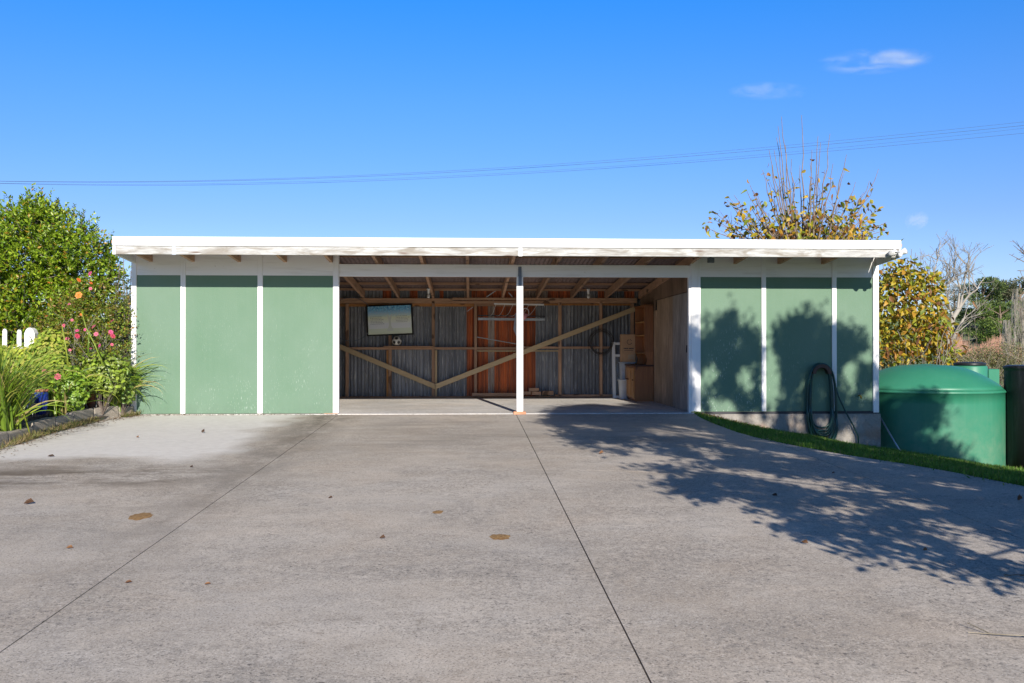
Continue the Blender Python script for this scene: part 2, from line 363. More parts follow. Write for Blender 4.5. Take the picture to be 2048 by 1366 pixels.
# ------------------------------------------------------------------ mesh helpers
class MB:
    def __init__(s): s.v = []; s.f = []
    def add(s, vs, fs):
        o = len(s.v); s.v += [tuple(q) for q in vs]; s.f += [tuple(i+o for i in f) for f in fs]; return s
    def box(s, x0, x1, y0, y1, z0, z1):
        return s.add([(x0,y0,z0),(x1,y0,z0),(x1,y1,z0),(x0,y1,z0),(x0,y0,z1),(x1,y0,z1),(x1,y1,z1),(x0,y1,z1)],
                     [(0,3,2,1),(4,5,6,7),(0,1,5,4),(1,2,6,5),(2,3,7,6),(3,0,4,7)])
    def hexa(s, q):   # 4 bottom-or-front corners then 4 opposite
        return s.add(q, [(0,3,2,1),(4,5,6,7),(0,1,5,4),(1,2,6,5),(2,3,7,6),(3,0,4,7)])
    def beam(s, a, b, wdt, dep, up=(0, 0, 1)):
        """bar from a to b, wdt across 'side', dep along 'up'"""
        a, b = Vector(a), Vector(b); d = (b-a).normalized(); u = Vector(up)
        sd = d.cross(u).normalized(); u = sd.cross(d).normalized(); q = []
        for p in (a, b):
            q += [p-sd*wdt/2-u*dep/2, p+sd*wdt/2-u*dep/2, p+sd*wdt/2+u*dep/2, p-sd*wdt/2+u*dep/2]
        return s.hexa(q)
    def tube(s, pts, rad, n=6, cap=True, closed=False):
        pts = [Vector(p) for p in pts]; k = len(pts)
        if isinstance(rad, (int, float)): rad = [rad]*k
        o = len(s.v); prev = None
        for i, p in enumerate(pts):
            if closed: d = pts[(i+1) % k]-pts[i-1]
            else: d = pts[min(i+1, k-1)]-pts[max(i-1, 0)]
            if d.length < 1e-9: d = Vector((0, 0, 1))
            d.normalize()
            if prev is None:
                a = d.orthogonal().normalized()
            else:
                a = prev - d*prev.dot(d)
                a = a.normalized() if a.length > 1e-6 else d.orthogonal().normalized()
            prev = a; b = d.cross(a)
            for j in range(n):
                t = 2*math.pi*j/n; s.v.append(tuple(p+(a*math.cos(t)+b*math.sin(t))*rad[i]))
        for i in range(k if closed else k-1):
            i2 = (i+1) % k
            for j in range(n):
                s.f.append((o+i*n+j, o+i*n+(j+1) % n, o+i2*n+(j+1) % n, o+i2*n+j))
        if cap and not closed and n > 2:
            s.f.append(tuple(o+j for j in range(n))[::-1]); s.f.append(tuple(o+(k-1)*n+j for j in range(n)))
        return s
    def lathe(s, cx, cy, prof, n=32, cap=True):
        o = len(s.v)
        for r, z in prof:
            for j in range(n):
                t = 2*math.pi*j/n; s.v.append((cx+r*math.cos(t), cy+r*math.sin(t), z))
        for i in range(len(prof)-1):
            for j in range(n):
                s.f.append((o+i*n+j, o+i*n+(j+1) % n, o+(i+1)*n+(j+1) % n, o+(i+1)*n+j))
        if cap:
            s.f.append(tuple(o+j for j in range(n))[::-1]); s.f.append(tuple(o+(len(prof)-1)*n+j for j in range(n)))
        return s
    def mesh(s, name, m=None, bevel=0, smooth=False, seg=1):
        me = bpy.data.meshes.new(name); me.from_pydata(s.v, [], s.f)
        if bevel:
            b = bmesh.new(); b.from_mesh(me)
            bmesh.ops.bevel(b, geom=list(b.edges), offset=bevel, segments=seg, affect='EDGES', profile=.6)
            b.to_mesh(me); b.free()
        if m: me.materials.append(M[m] if isinstance(m, str) else m)
        if smooth: me.polygons.foreach_set('use_smooth', [True]*len(me.polygons))
        me.update(); return me

def link(name, me, parent=None, root=None):
    o = bpy.data.objects.new(name, me); C.objects.link(o)
    if parent is not None:
        o.parent = parent
        if parent.type == 'EMPTY': o.location = -Vector(parent.location)
    return o
def part(name, mb, m, parent=None, bevel=0, smooth=False, label=None, seg=1):
    o = link(name, mb.mesh(name, m, bevel, smooth, seg), parent)
    if label: o['label'] = label
    return o
def tag(o, label, cat, group=None, kind=None):
    o['label'] = label; o['category'] = cat
    if group: o['group'] = group
    if kind: o['kind'] = kind
    return o
def thing(name, loc, label, cat, group=None):
    o = bpy.data.objects.new(name, None); C.objects.link(o); o.location = loc
    o.empty_display_size = .2
    return tag(o, label, cat, group)
def struct(name, mb, m, label=None, smooth=False, bevel=0):
    o = part(name, mb, m, None, bevel, smooth); o['kind'] = 'structure'
    if label: o['label'] = label
    return o

# many small leaves in one mesh, each with its own tint
def unit(a): return a/np.maximum(np.linalg.norm(a, axis=1, keepdims=True), 1e-9)
def leaves(name, P, D, L, W, cols, m, parent=None, fold=.25, big=False, nrm=None):
    n = len(P); D = unit(D); rv = nrm if nrm is not None else R.normal(size=(n, 3))
    S = unit(np.cross(D, rv)); N = np.cross(S, D); L = np.asarray(L).reshape(-1, 1)*np.ones((n, 1)); W = np.asarray(W).reshape(-1, 1)*np.ones((n, 1))
    if not big:
        V = np.stack([P, P+D*L*.45+S*W*.5+N*W*fold, P+D*L, P+D*L*.45-S*W*.5+N*W*fold], 1)
        F = np.array([[0, 1, 2], [0, 2, 3]])
    else:
        V = np.stack([P, P+D*L*.35, P+D*L*.7-N*L*.04, P+D*L-N*L*.14,
                      P+D*L*.3+S*W*.5+N*W*fold, P+D*L*.68+S*W*.42+N*W*fold*.8,
                      P+D*L*.3-S*W*.5+N*W*fold, P+D*L*.68-S*W*.42+N*W*fold*.8], 1)
        F = np.array([[0, 4, 1], [4, 5, 1], [5, 2, 1], [5, 3, 2], [0, 1, 6], [6, 1, 7], [7, 1, 2], [7, 2, 3]])
    k = V.shape[1]; f = len(F)
    idx = (F[None]+(np.arange(n)*k)[:, None, None]).reshape(-1)
    me = bpy.data.meshes.new(name)
    me.vertices.add(n*k); me.vertices.foreach_set('co', V.reshape(-1).astype(np.float32))
    me.loops.add(len(idx)); me.loops.foreach_set('vertex_index', idx.astype(np.int32))
    me.polygons.add(n*f); me.polygons.foreach_set('loop_start', (np.arange(n*f)*3).astype(np.int32))
    try: me.polygons.foreach_set('loop_total', np.full(n*f, 3, np.int32))
    except Exception: pass
    ca = me.color_attributes.new('tint', 'FLOAT_COLOR', 'POINT')
    cc = np.concatenate([np.repeat(cols, k, 0), np.ones((n*k, 1))], 1)
    ca.data.foreach_set('color', cc.reshape(-1).astype(np.float32))
    me.materials.append(M[m]); me.update(calc_edges=True); me.validate()
    return link(name, me, parent)
def palette(n, stops, spread=.12):
    st = np.array(stops); i = R.randint(0, len(st), n); j = R.randint(0, len(st), n); t = R.rand(n, 1)*.5
    c = st[i]*(1-t)+st[j]*t
    return np.clip(c*(1+R.normal(size=(n, 1))*spread), .003, 1)
def in_lobes(lobes, n, shell=.55):
    """points in a union of ellipsoids (cx,cy,cz,rx,ry,rz), denser towards the outside; returns points and outward directions"""
    vol = np.array([l[3]*l[4]*l[5] for l in lobes])**.75; k = R.choice(len(lobes), n, p=vol/vol.sum())
    Lb = np.array(lobes); d = unit(R.normal(size=(n, 3))); r = (shell+(1-shell)*R.rand(n, 1)**.6)
    return Lb[k, :3]+d*r*Lb[k, 3:], d
def shoot_leaves(base, out, per, length, L, W, up=.5, droop=0.0):
    """leaves set along short shoots"""
    n = len(base); d = unit(out+np.array([0, 0, up])+R.normal(size=(n, 3))*.3); ln = length*(.5+R.rand(n, 1))
    Ps, Ds, Ls, Ws = [], [], [], []
    for i in range(per):
        t = (i+R.rand(n, 1)*.6)/per
        sd = unit(np.cross(d, R.normal(size=(n, 3))))
        Ps.append(base+d*ln*t); Ds.append(unit(sd+d*(.35+.9*t)-np.array([0, 0, droop])))
        q = (.75+.5*R.rand(n))*(1-.35*t[:, 0]); Ls.append(L*q); Ws.append(W*q)
    return np.concatenate(Ps), np.concatenate(Ds), np.concatenate(Ls), np.concatenate(Ws), base, base+d*ln

def grow(mb, p, d, ln, r, depth, spread=.5, up=.1, wob=.12, kids=(2, 3), tips=None, n=5, ratio=.72, minr=.003):
    """recursive bare branch"""
    pts = [p]; rr = [r]; k = 4; q = Vector(p); dd = Vector(d).normalized()
    for i in range(k):
        dd = (dd+Vector((random.gauss(0, wob), random.gauss(0, wob), random.gauss(0, wob)+up*.25))).normalized()
        q = q+dd*ln/k; pts.append(q.copy()); rr.append(max(minr, r*(1-.45*(i+1)/k)))
    mb.tube(pts, rr, n if depth > 1 else 3, cap=False)
    if tips is not None and depth <= 2: tips.append((pts, dd.copy(), depth))
    if depth <= 0: return
    for j in range(random.randint(*kids)):
        i = random.randint(2, k); a = pts[i]
        nd = (dd+Vector((random.gauss(0, spread), random.gauss(0, spread), random.gauss(0, spread)+up))).normalized()
        grow(mb, a, nd, ln*ratio*random.uniform(.8, 1.15), max(minr, rr[i]*.75), depth-1, spread, up, wob, kids, tips, n, ratio, minr)

# ------------------------------------------------------------------ terrain
def hill(r, th):
    a = -2.2 + 0.0*r
    pts = [(0, -1.3), (25, -1.7), (60, -3.2), (120, -2.2), (200, 0.6), (300, 9), (430, 19), (700, 24), (1500, 22), (5000, 15)]
    for (r0, z0), (r1, z1) in zip(pts, pts[1:]):
        if r <= r1: t = sm((r-r0)/(r1-r0)); a = z0*(1-t)+z1*t; break
    else: a = pts[-1][1]
    k = sm((r-80)/300)
    return a + k*(3.5*math.sin(th*9+1.2)+2.2*math.sin(th*23+.4)) + sm((r-30)/60)*.4*math.sin(r*.11+th*13)
mb = MB(); rs = [0, 4, 8, 12, 16, 22, 30, 40, 55, 75, 100, 130, 165, 200, 240, 280, 320, 370, 420, 480, 560, 700, 900, 1300, 2200, 5000]; nth = 180
for r in rs:
    for j in range(nth):
        th = 2*math.pi*j/nth; X, Y = r*math.sin(th), r*math.cos(th)
        z = hill(r, th)
        if r < 40:
            left = 1-sm((X+1)/6); z = z*(1-left)+(-.62)*left*(1-sm((r-25)/15))+z*left*sm((r-25)/15)
        mb.v.append((X, Y, z))
for i in range(len(rs)-1):
    for j in range(nth):
        mb.f.append((i*nth+j, i*nth+(j+1) % nth, (i+1)*nth+(j+1) % nth, (i+1)*nth+j))
struct('ground', mb, 'pasture', 'green pasture and hills behind the carport', smooth=True)

# driveway slabs with real joints between them
JA, JB = onD(665, 838).x, onD(1037, 838).x
JC = 3.74
t1, t2 = onD(452, 920), onD(1307, 944)
def jy(X): return t1.y + (t2.y-t1.y)*(X-t1.x)/(t2.x-t1.x)     # the slightly skewed cross joint
edge_px = [(1381, 829.5), (1400, 835), (1425, 846), (1470, 863), (1520, 877), (1600, 893), (1700, 911), (1800, 926), (1900, 943), (2048, 972), (2230, 1010), (2500, 1075)]
EDGE = [onD(*p) for p in edge_px]
EDGE[0] = Vector((3.62, -.02, 0)); EDGE[1].y = min(EDGE[1].y, -.25)
def edge_x(Y):
    for a, b in zip(EDGE, EDGE[1:]):
        if b.y <= Y <= a.y: return a.x+(b.x-a.x)*(Y-a.y)/(b.y-a.y)
    return 3.62 if Y > EDGE[0].y else EDGE[-1].x+(EDGE[-1].y-Y)*.35
def slab(xa, xb, ya, yb, name='driveway_slab'):
    """ya/yb/xa/xb are functions; grid sheet with 0.1 m side walls"""
    nu, nv = 6, 24; g = .006; mb = MB()
    for j in range(nv+1):
        v = j/nv
        for i in range(nu+1):
            u = i/nu
            Yg = 0
            X = xa(0)+(xb(0)-xa(0))*u
            Y = ya(X)+(yb(X)-ya(X))*v
            x0, x1 = xa(Y), xb(Y); X = x0+(x1-x0)*u
            mb.v.append((X, Y, dz(Y)))
    W_ = nu+1
    for j in range(nv):
        for i in range(nu):
            a = j*W_+i; mb.f.append((a, a+1, a+W_+1, a+W_))
    loop = [i for i in range(W_)] + [j*W_+nu for j in range(1, nv+1)] + [nv*W_+i for i in range(nu-1, -1, -1)] + [j*W_ for j in range(nv-1, 0, -1)]
    o = len(mb.v); nl = len(loop)
    for i in loop: x, y, z = mb.v[i]; mb.v.append((x, y, z-.1))
    for i in range(nl): mb.f.append((loop[i], o+i, o+(i+1) % nl, loop[(i+1) % nl]))
    return mb
g = .0042
kst = lambda c: (lambda t: c)
drive = thing('driveway', (0, -6, -.15), 'wide sunlit grey concrete driveway in front of the carport', 'driveway'); drive['kind'] = 'structure'; del drive['category']
cols = [(kst(-9.5), kst(JA-g)), (kst(JA+g), kst(JB-g)), (kst(JB+g), kst(JC-g))]  
yt = -.05
for k, (xa, xb) in enumerate(cols):
    if k == 2: xbU = lambda Y: min(JC-g, edge_x(Y))
    else: xbU = xb
    part('slab', slab(xa, xbU, lambda X: jy(X)+.0015, kst(yt)), 'concrete', drive)
    part('slab', slab(xa, xb, kst(-24), lambda X: jy(X)-.0015), 'concrete', drive)
part('slab', slab(kst(JC+g), lambda Y: max(JC+.02, edge_x(Y)), kst(-24), lambda X: min(-3.9, jy(X)-.005)), 'concrete', drive)
part('slab', slab(kst(JC+g), lambda Y: max(JC+.02, edge_x(Y)), lambda X: min(-3.9, jy(X)+.005), kst(-3.3)), 'concrete', drive)
mb = MB(); mb.add([(-9.6, -24, -.75), (7, -24, -.75), (7, .2, -.06), (-9.6, .2, -.06)], [(0, 1, 2, 3)])
mb = MB()
for X0, X1 in ((-9.6, 3.6),):
    mb.add([(X0, -24, dz(-24)-.05), (X1, -24, dz(-24)-.05), (X1, -.03, -.05), (X0, -.03, -.05)], [(0, 1, 2, 3)])
part('joint_bed', mb, 'soil', drive)
# floor inside the carport, a low pale lip at its front edge
fl = MB(); fl.box(-5.2, 3.62, -.05, 4.75, -.12, .012)
struct('floor', fl, 'floor', 'smooth pale concrete floor inside the open carport', bevel=.01)

# lawn strip along the foundation: lofted from the drive's edge to the foot of the wall and tanks
base_px = [(1400, 833), (1420, 838), (1450, 844), (1500, 854), (1560, 865), (1610, 874), (1690, 889), (1760, 901), (1850, 916), (2012, 941), (2200, 962), (2500, 1000)]
baseY = [-.01, 0, 0, 0, 0, 0, 0, 0, -.25, -.1, -.2, -.2]
LB = [onY(px, py, Y) for (px, py), Y in zip(base_px, baseY)]
rows = []
for e, b in zip(EDGE, LB):
    rr = []
    for k in range(9):
        t = k/8; p = e*(1-t)+b*t; p.z = e.z*(1-t)+b.z*t - .0 + (.02*math.sin(9*p.x+4*p.y) if 0 < k < 8 else 0)
        if k == 0: p.z -= .02
        rr.append(p)
    last = rr[-1]; rr.append(last+Vector((.4, 1.4, -.15))); rr.append(last+Vector((1.2, 5, -.5)))
    rows.append(rr)
mb = MB()
for rr in rows: mb.v += [tuple(p) for p in rr]
kk = len(rows[0])
for i in range(len(rows)-1):
    for j in range(kk-1): mb.f.append((i*kk+j, (i+1)*kk+j, (i+1)*kk+j+1, i*kk+j+1))
struct('lawn', mb, 'turf', 'sloping lawn between the driveway and the foundation', smooth=True)
# grass blades on the near strip
P = []; wts = []
quads = []
for i in range(len(rows)-2):
    for j in range(8):
        a, b, c_, d = rows[i][j], rows[i+1][j], rows[i+1][j+1], rows[i][j+1]
        A = ((b-a).cross(d-a)).length/2+((c_-b).cross(d-b)).length/2
        quads.append((a, b, c_, d)); wts.append(A)
wts = np.array(wts); NG = 62000
qi = R.choice(len(quads), NG, p=wts/wts.sum()); uu, vv = R.rand(NG, 1), R.rand(NG, 1)
Q = np.array([[tuple(p) for p in q] for q in quads])
vv = np.where(R.rand(NG, 1) < .05, vv*1.0-np.where(Q[qi, 0][:, :1]*0+ (qi % 8 == 0)[:, None], R.rand(NG, 1)*.35, 0), vv)
P = (Q[qi, 0]*(1-uu)+Q[qi, 1]*uu)*(1-vv)+(Q[qi, 3]*(1-uu)+Q[qi, 2]*uu)*vv
D = unit(np.concatenate([R.normal(size=(NG, 2))*.45, np.ones((NG, 1))], 1))
pn = np.array([mnoise.noise(Vector((p[0]*1.3, p[1]*1.3, 0))) for p in P])
hgt = (.05+.045*R.rand(NG))*(1+.5*pn)
gc = palette(NG, [(.08, .19, .02), (.13, .26, .03), (.20, .31, .04), (.10, .22, .02)], .15)
dry = (R.rand(NG) < .05)[:, None]; gc = np.where(dry, np.array([[.28, .23, .10]]), gc)
o = leaves('grass', P-np.array([[0, 0, .01]]), D, hgt, .011, gc, 'grass'); tag(o, 'short green lawn grass on the bank between driveway and foundation', 'grass', kind='stuff')

# ------------------------------------------------------------------ THE CARPORT
DPT = 4.70
XL, XR = onY(263, 700, 0).x, onY(1757, 700, 0).x
carport = thing('carport', (0, 2, 0), 'long flat-roofed carport and shed with green panels, white battens and an open double bay', 'carport')
def rz(Y): return 2.416 - .0705*Y           # underside of the rafters
RH = .14
# roof iron
PITCH_C = .076
def corr(x0, x1, f, amp=.009, axis='wall', n=6):
    """corrugated sheet from x0 to x1; f(x, wave) -> two points (start, end)"""
    mb = MB(); k = max(2, int((x1-x0)/PITCH_C*n)); 
    for i in range(k+1):
        x = x0+(x1-x0)*i/k; wv = amp*math.cos(2*math.pi*x/PITCH_C)
        a, b = f(x, wv); mb.v += [tuple(a), tuple(b)]
    for i in range(k): mb.f.append((2*i, 2*i+2, 2*i+3, 2*i+1))
    return mb
nroof = 16; x = XL+.045; stp = (XR-XL-.11)/nroof
for i in range(nroof):
    mb = corr(x, x+stp+.02, lambda X, wv, i=i: ((X, -.90, rz(-.90)+RH+.047+.012+wv+.0015*(i % 2)), (X, DPT+.12, rz(DPT+.12)+RH+.047+.012+wv+.0015*(i % 2))), .0085)
    part('roof_sheet', mb, 'iron_roof', carport, smooth=True); x += stp
# purlins on the rafters
for Y in (-.82, .35, 1.45, 2.55, 3.6, 4.5):
    z = rz(Y)+RH; part('purlin', MB().box(XL, XR, Y-.035, Y+.035, z+.001, z+.044), 'timber_x', carport)
# rafters
rx = [onY(p, 595, 4.55).x-.025 for p in (729, 798.3, 869.5, 939.3, 1010.5, 1077, 1142, 1214.7)]
sp = (rx[-1]-rx[0])/7
allr = []
xx = rx[0]-sp
while xx > XL+.25: allr.append(xx); xx -= sp
allr += [rx[0]+sp*i for i in range(8)]
xx = rx[-1]+sp
while xx < XR-.2: allr.append(xx); xx += sp
for X in sorted(allr)+[XL+.30]:
    q = []
    for Y in (-.86, DPT+.05):
        z = rz(Y); q += [(X-.024, Y, z), (X+.024, Y, z), (X+.024, Y, z+RH), (X-.024, Y, z+RH)]
    part('rafter', MB().hexa(q), 'timber_y', carport)
# fascia, flashing, barges
fz = 2.445
part('fascia_board', MB().box(XL+.085, XR-.065, -.905, -.862, fz, fz+.15), 'fascia', carport, .003)
part('flashing', MB().box(XL+.04, XR-.045, -.925, -.907, fz+.128, fz+.262), 'flash', carport, .002, label='bright white metal strip along the roof edge')
part('flashing', MB().box(XL+.042, XR-.047, -.906, -.80, fz+.258, fz+.264), 'flash', carport)
for sx, X in ((-1, XL), (1, XR)):
    q = []
    for Y in (-.906, DPT+.1):
        z = rz(Y)+.005 if Y > -.5 else fz
        sh = (.05 if sx < 0 else -.055) if Y < 0 else 0; x0, x1 = (X-.01+sh, X+.032+sh) if sx < 0 else (X-.008+sh, X+.01+sh)
        q += [(x0, Y, z), (x1, Y, z), (x1, Y, z+.18), (x0, Y, z+.18)]
    part('bargeboard', MB().hexa(q), 'white_x', carport, .002)
    part('corner_cap', MB().box((X+.038 if sx < 0 else X-.075), (X+.082 if sx < 0 else X-.043), -.909, -.87, fz-.002, fz+.127), 'white', carport)
for px in (348, 1041):
    X = onY(px, 500, -.91).x
    part('fascia_strap', MB().box(X-.028, X+.028, -.912, -.9055, fz-.006, fz+.137), 'zinc' if px < 400 else 'white', carport)
# frieze and header
HZ0, HZ1 = 2.195, 2.392
XA0, XA1 = onY(666, 700, 0).x, onY(677, 700, 0).x        # left opening post
XB0, XB1 = onY(1382, 700, 0).x, onY(1401, 700, 0).x      # right opening post
part('header_beam', MB().box(XA1-.01, XB0+.01, .012, .06, HZ0, HZ1), 'white_x', carport, .004, label='long white beam over the open bay')
def frieze(x0, x1):
    part('frieze_board', MB().box(x0, x1, .004, .020, 2.205, 2.60), 'white_x', carport)
bat_l = [(onY(a, 700, 0).x, onY(b, 700, 0).x) for a, b in ((263, 273), (361, 371), (515, 525.5))]
bat_r = [(onY(a, 700, 0).x, onY(b, 700, 0).x) for a, b in ((1523, 1532), (1664, 1673), (1745.5, 1757))]
seq = bat_l+[(XA0, XA1)]
for (a, b), (c_, d) in zip(seq, seq[1:]):
    frieze(b, c_)
    part('wall_panel', MB().box(b-.01, c_+.01, .010, .024, .018, 2.206), 'green', carport)
seq = [(XB0, XB1)]+bat_r
for i, ((a, b), (c_, d)) in enumerate(zip(seq, seq[1:])):
    frieze(b, c_)
    part('wall_panel', MB().box(b-.01, c_+.01, .010, .024, .03, 2.206), 'green_scuffed' if i == 0 else 'green', carport,
         label='green panel scratched white low down' if i == 0 else None)
for i, (a, b) in enumerate(bat_l):
    part('batten', MB().box(a, b, -.012 if i else -.02, .012 if i else .09, .02, rz(0)+.19), 'white', carport, .003)
for i, (a, b) in enumerate(bat_r):
    part('batten', MB().box(a, b, -.012 if i < 2 else -.02, .012 if i < 2 else .09, .03 if i < 2 else .005, rz(0)+.19), 'white', carport, .003)
part('post', MB().box(XA0, XA1+.005, -.014, .085, .02, rz(0)+.19), 'white', carport, .004)
part('post', MB().box(XB0, XB1, -.016, .085, .03, rz(0)+.19), 'white', carport, .004)
part('door_jamb', MB().box(onY(1376.5, 700, .04).x, XB0, .0, .10, .005, HZ0), 'white', carport, .003)
XP0, XP1 = onY(1033, 700, 0).x, onY(1046, 700, 0).x
part('post', MB().box(XP0, XP1, -.05, .05, .04, 2.20), 'white', carport, .005, label='slim white post in the middle of the open bay')
zt, zb = onY(1040, 533, -.055).z, onY(1040, 572, -.055).z
part('steel_bracket', MB().box(onY(1036.5, 700, 0).x, onY(1043, 700, 0).x, -.060, -.051, zb, 2.2), 'steel', carport)
part('steel_bracket', MB().box(onY(1036.5, 700, 0).x, onY(1043, 700, 0).x, -.003, .011, 2.2, zt), 'steel', carport)
p0, p1 = onY(1027, 830, -.06), onY(1052, 830, -.06)
part('base_brick', MB().box(p0.x, p1.x, -.075, .055, -.01, .04), 'brick', carport, .006)
p0, p1 = onY(648, 830, -.03), onY(676, 830, -.03)
part('base_brick', MB().box(p0.x, p1.x, -.03, .06, -.008, .0195), 'brick', carport, .003)
part('bottom_trim', MB().box(XB1, XR, -.006, .012, -.012, .026), 'blacktrim', carport)
part('bottom_trim', MB().box(XL+.1, XA0, .0, .02, -.004, .016), 'soil', carport)
# foundation wall with rough face
fx0, fx1 = XB0+.02, onY(1761, 860, -.03).x
mb = MB(); nx, nz = 46, 12
for j in range(nz+1):
    for i in range(nx+1):
        X = fx0+(fx1-fx0)*i/nx; Z = -.013-1.1*j/nz
        d = .012*mnoise.noise(Vector((X*3, 1, Z*4)))+.006*mnoise.noise(Vector((X*11, 2, Z*11)))
        mb.v.append((X, -.035+d, Z))
for j in range(nz):
    for i in range(nx): a = j*(nx+1)+i; mb.f.append((a, a+nx+1, a+nx+2, a+1))
o = len(mb.v); mb.v += [(fx0, .2, -.013), (fx1, .2, -.013), (fx1, .2, -1.113), (fx0, .2, -1.113)]
mb.f += [tuple([i for i in range(nx, -1, -1)]+[o, o+1]), tuple([nx+j*(nx+1) for j in range(nz+1)]+[o+2, o+1])]
part('foundation_wall', mb, 'found', carport, label='rough concrete foundation growing deeper to the right')
part('foundation_wall', MB().box(fx1-.2, fx1-.002, .2, DPT, -1.1, -.013), 'found', carport)
# side walls and back wall
part('side_wall', MB().box(XL+.01, XL+.05, .10, DPT, .0, 2.22), 'green', carport)
part('side_wall', MB().box(XR-.05, XR-.01, .10, DPT, -.01, 2.20), 'green', carport)
YB = DPT
def zpx(py, Y=YB): return onY(1000, py, Y).z
def xpx(px, Y=YB): return onY(px, 700, Y).x
zlow, zmid, ztop = .013, zpx(598), rz(YB)+.192
cols_px = [(-1e3, 'iron_grey')]
b_ = [xpx(p) for p in (677, 735, 790, 863, 935, 975, 991, 1032, 1073, 1145, 1215, 1300)]
mt = ['iron_grey']*4+['iron_orange', 'iron_brown', 'iron_orange', 'iron_orange']+['iron_grey']*3
bb = [XL+.05+i*.74 for i in range(int((b_[0]-XL-.05)/.74)+1)]+b_; mm = ['iron_grey']*(len(bb)-len(b_))+mt
for i in range(len(bb)-1):
    off = .004*(i % 2)
    part('wall_sheet', corr(bb[i]-.02, bb[i+1]+.01, lambda X, wv, o=off: ((X, YB+o+wv, zlow), (X, YB+o+wv, zmid+.05)), .014, n=8), mm[i], carport, smooth=True)
up = [(640, 'iron_grey'), (765, 'iron_orange'), (782, 'iron_grey'), (819, 'iron_orange'), (835, 'iron_grey'), (879, 'iron_orange'), (887, 'iron_grey'), (928, 'iron_brown'), (943, 'iron_orange'), (1034, 'iron_brown'), (1095, 'iron_orange'), (1140, 'iron_grey'), (1195, 'iron_orange'), (1208, 'iron_grey'), (1248, 'iron_orange'), (1268, 'iron_grey'), (1300, None)]
for (a, m_), (b, _) in zip(up, up[1:]):
    part('wall_sheet', corr(xpx(a), xpx(b)+.008, lambda X, wv: ((X, YB-.012+wv, zmid-.02), (X, YB-.012+wv, ztop)), .0125, n=8), m_, carport, smooth=True)
part('wall_sheet', MB().box(XL+.05, XR-.05, YB+.03, YB+.04, -.1, ztop), 'iron_grey', carport)
# back wall framing
SY0, SY1 = YB-.10, YB-.014
def hbar(name, x0, x1, y0, y1, Y0, Y1, m='timber_x', lab=None):
    """horizontal timber given by its pixel rows on plane Y0"""
    za, zb_ = onY((x0+x1)/2, y1, Y0).z, onY((x0+x1)/2, y0, Y0).z
    return part(name, MB().box(onY(x0, 650, Y0).x, onY(x1, 650, Y0).x, Y0, Y1, za, zb_), m, carport, .003, label=lab)
def vbar(x0, x1, y0, y1, Y0=SY0, Y1=SY1, m='timber_z'):
    return part('stud', MB().box(onY(x0, 700, Y0).x, onY(x1, 700, Y0).x, Y0, Y1, onY((x0+x1)/2, y1, Y0).z, onY((x0+x1)/2, y0, Y0).z), m, carport, .003)
hbar('top_plate', 560, 905, 596.2, 601, SY0-.01, SY1); hbar('top_plate', 905, 1274, 595.6, 600.6, SY0-.01, SY1)
hbar('top_plate', 560, 1100, 601.4, 606.5, SY0, SY1); hbar('top_plate', 1100, 1274, 601, 606, SY0, SY1)
hbar('purlin', 560, 822, 607, 613, SY1-.03, SY1, 'ochre_x'); hbar('purlin', 823, 948, 607, 613, SY1-.03, SY1, 'ochre_x')
hbar('purlin', 954, 1075, 606.8, 612.5, SY1-.03, SY1, 'timber_x'); hbar('purlin', 1086, 1262, 606.8, 611, SY1-.03, SY1, 'ochre_x')
for a in ((691, 697, 607, 793), (777, 783, 607, 793), (863.5, 869.5, 602, 793), (948.5, 954, 607, 790), (1034, 1042, 607, 793), (1117, 1123, 604, 793), (1199.5, 1205, 602, 793), (1262, 1268, 607, 793)): vbar(*a)
for a in ((600, 606, 607, 793), (515, 521, 607, 793)): vbar(*a)
vbar(772.8, 776.8, 700.5, 793, SY0+.02, SY1, 'ochre_z'); vbar(870, 874, 700.5, 793, SY0+.02, SY1, 'brace_z')
for (a, b) in ((606, 691), (697, 777), (783, 863.5), (869.7, 948.5), (954, 1034)): hbar('nogging', a, b, 694.2, 699.2, SY0, SY1)
for (a, b) in ((1042, 1117), (1123, 1199.5), (1205, 1226)): hbar('nogging', a, b, 692.8, 697.4, SY0, SY1)
hbar('nogging', 954.2, 1117, 700.2, 703.4, SY0-.012, SY0-.001+.03, 'brace_x')
hbar('bottom_plate', 560, 1262, 792.5, 797, SY0, SY1)
hbar('shelf_plank', 767, 868, 691.9, 694.0, SY0-.14, SY0-.001+.06, 'timber_x', 'narrow plank shelf carrying the football')
def brace(a, b, wd=.10, Y=SY0-.024):
    pa, pb = onY(*a, Y), onY(*b, Y)
    part('brace', MB().beam(pa, pb, .044, wd, (0, 0, 1)), 'brace_x', carport, .003)
brace((640, 676.5), (872.5, 774.2)); brace((870.5, 773.5), (1100, 683.6)); brace((1099, 684), (1271, 617.2))
# plywood partition on the right of the bay with its door
XW = onY(1380, 700, .1).x
zs = 1.98
def wallp(name, y0, y1, z0, z1, m, off=0, lab=None, bev=.002):
    return part(name, MB().box(XW+off, XW+.03+off, y0, y1, z0, z1), m, carport, bev, label=lab)
yd0 = .22
def y_on_wall(px):
    d = ray(px, 700); t = (XW-CAM.x)/d.x; return (CAM+d*t).y
yd0, yd1, yp = y_on_wall(1378), y_on_wall(1346), y_on_wall(1314)
yd0 = max(.12, yd0)
dr = wallp('door', yd0+.004, yd1-.004, .0135, zs-.01, 'ply_grey', -.006, 'weathered grey plywood door in the partition')
h = part('door_latch', MB().box(XW-.03, XW-.0065, yd0+.05, yd0+.09, .98, 1.10), 'blackpot', dr, .004); h.location = (0, 0, 0)
wallp('ply_sheet', yd1+.004, yp-.003, .013, zs-.01, 'ply'); wallp('ply_sheet', yp+.003, DPT-.11, .013, zs-.2, 'ply')
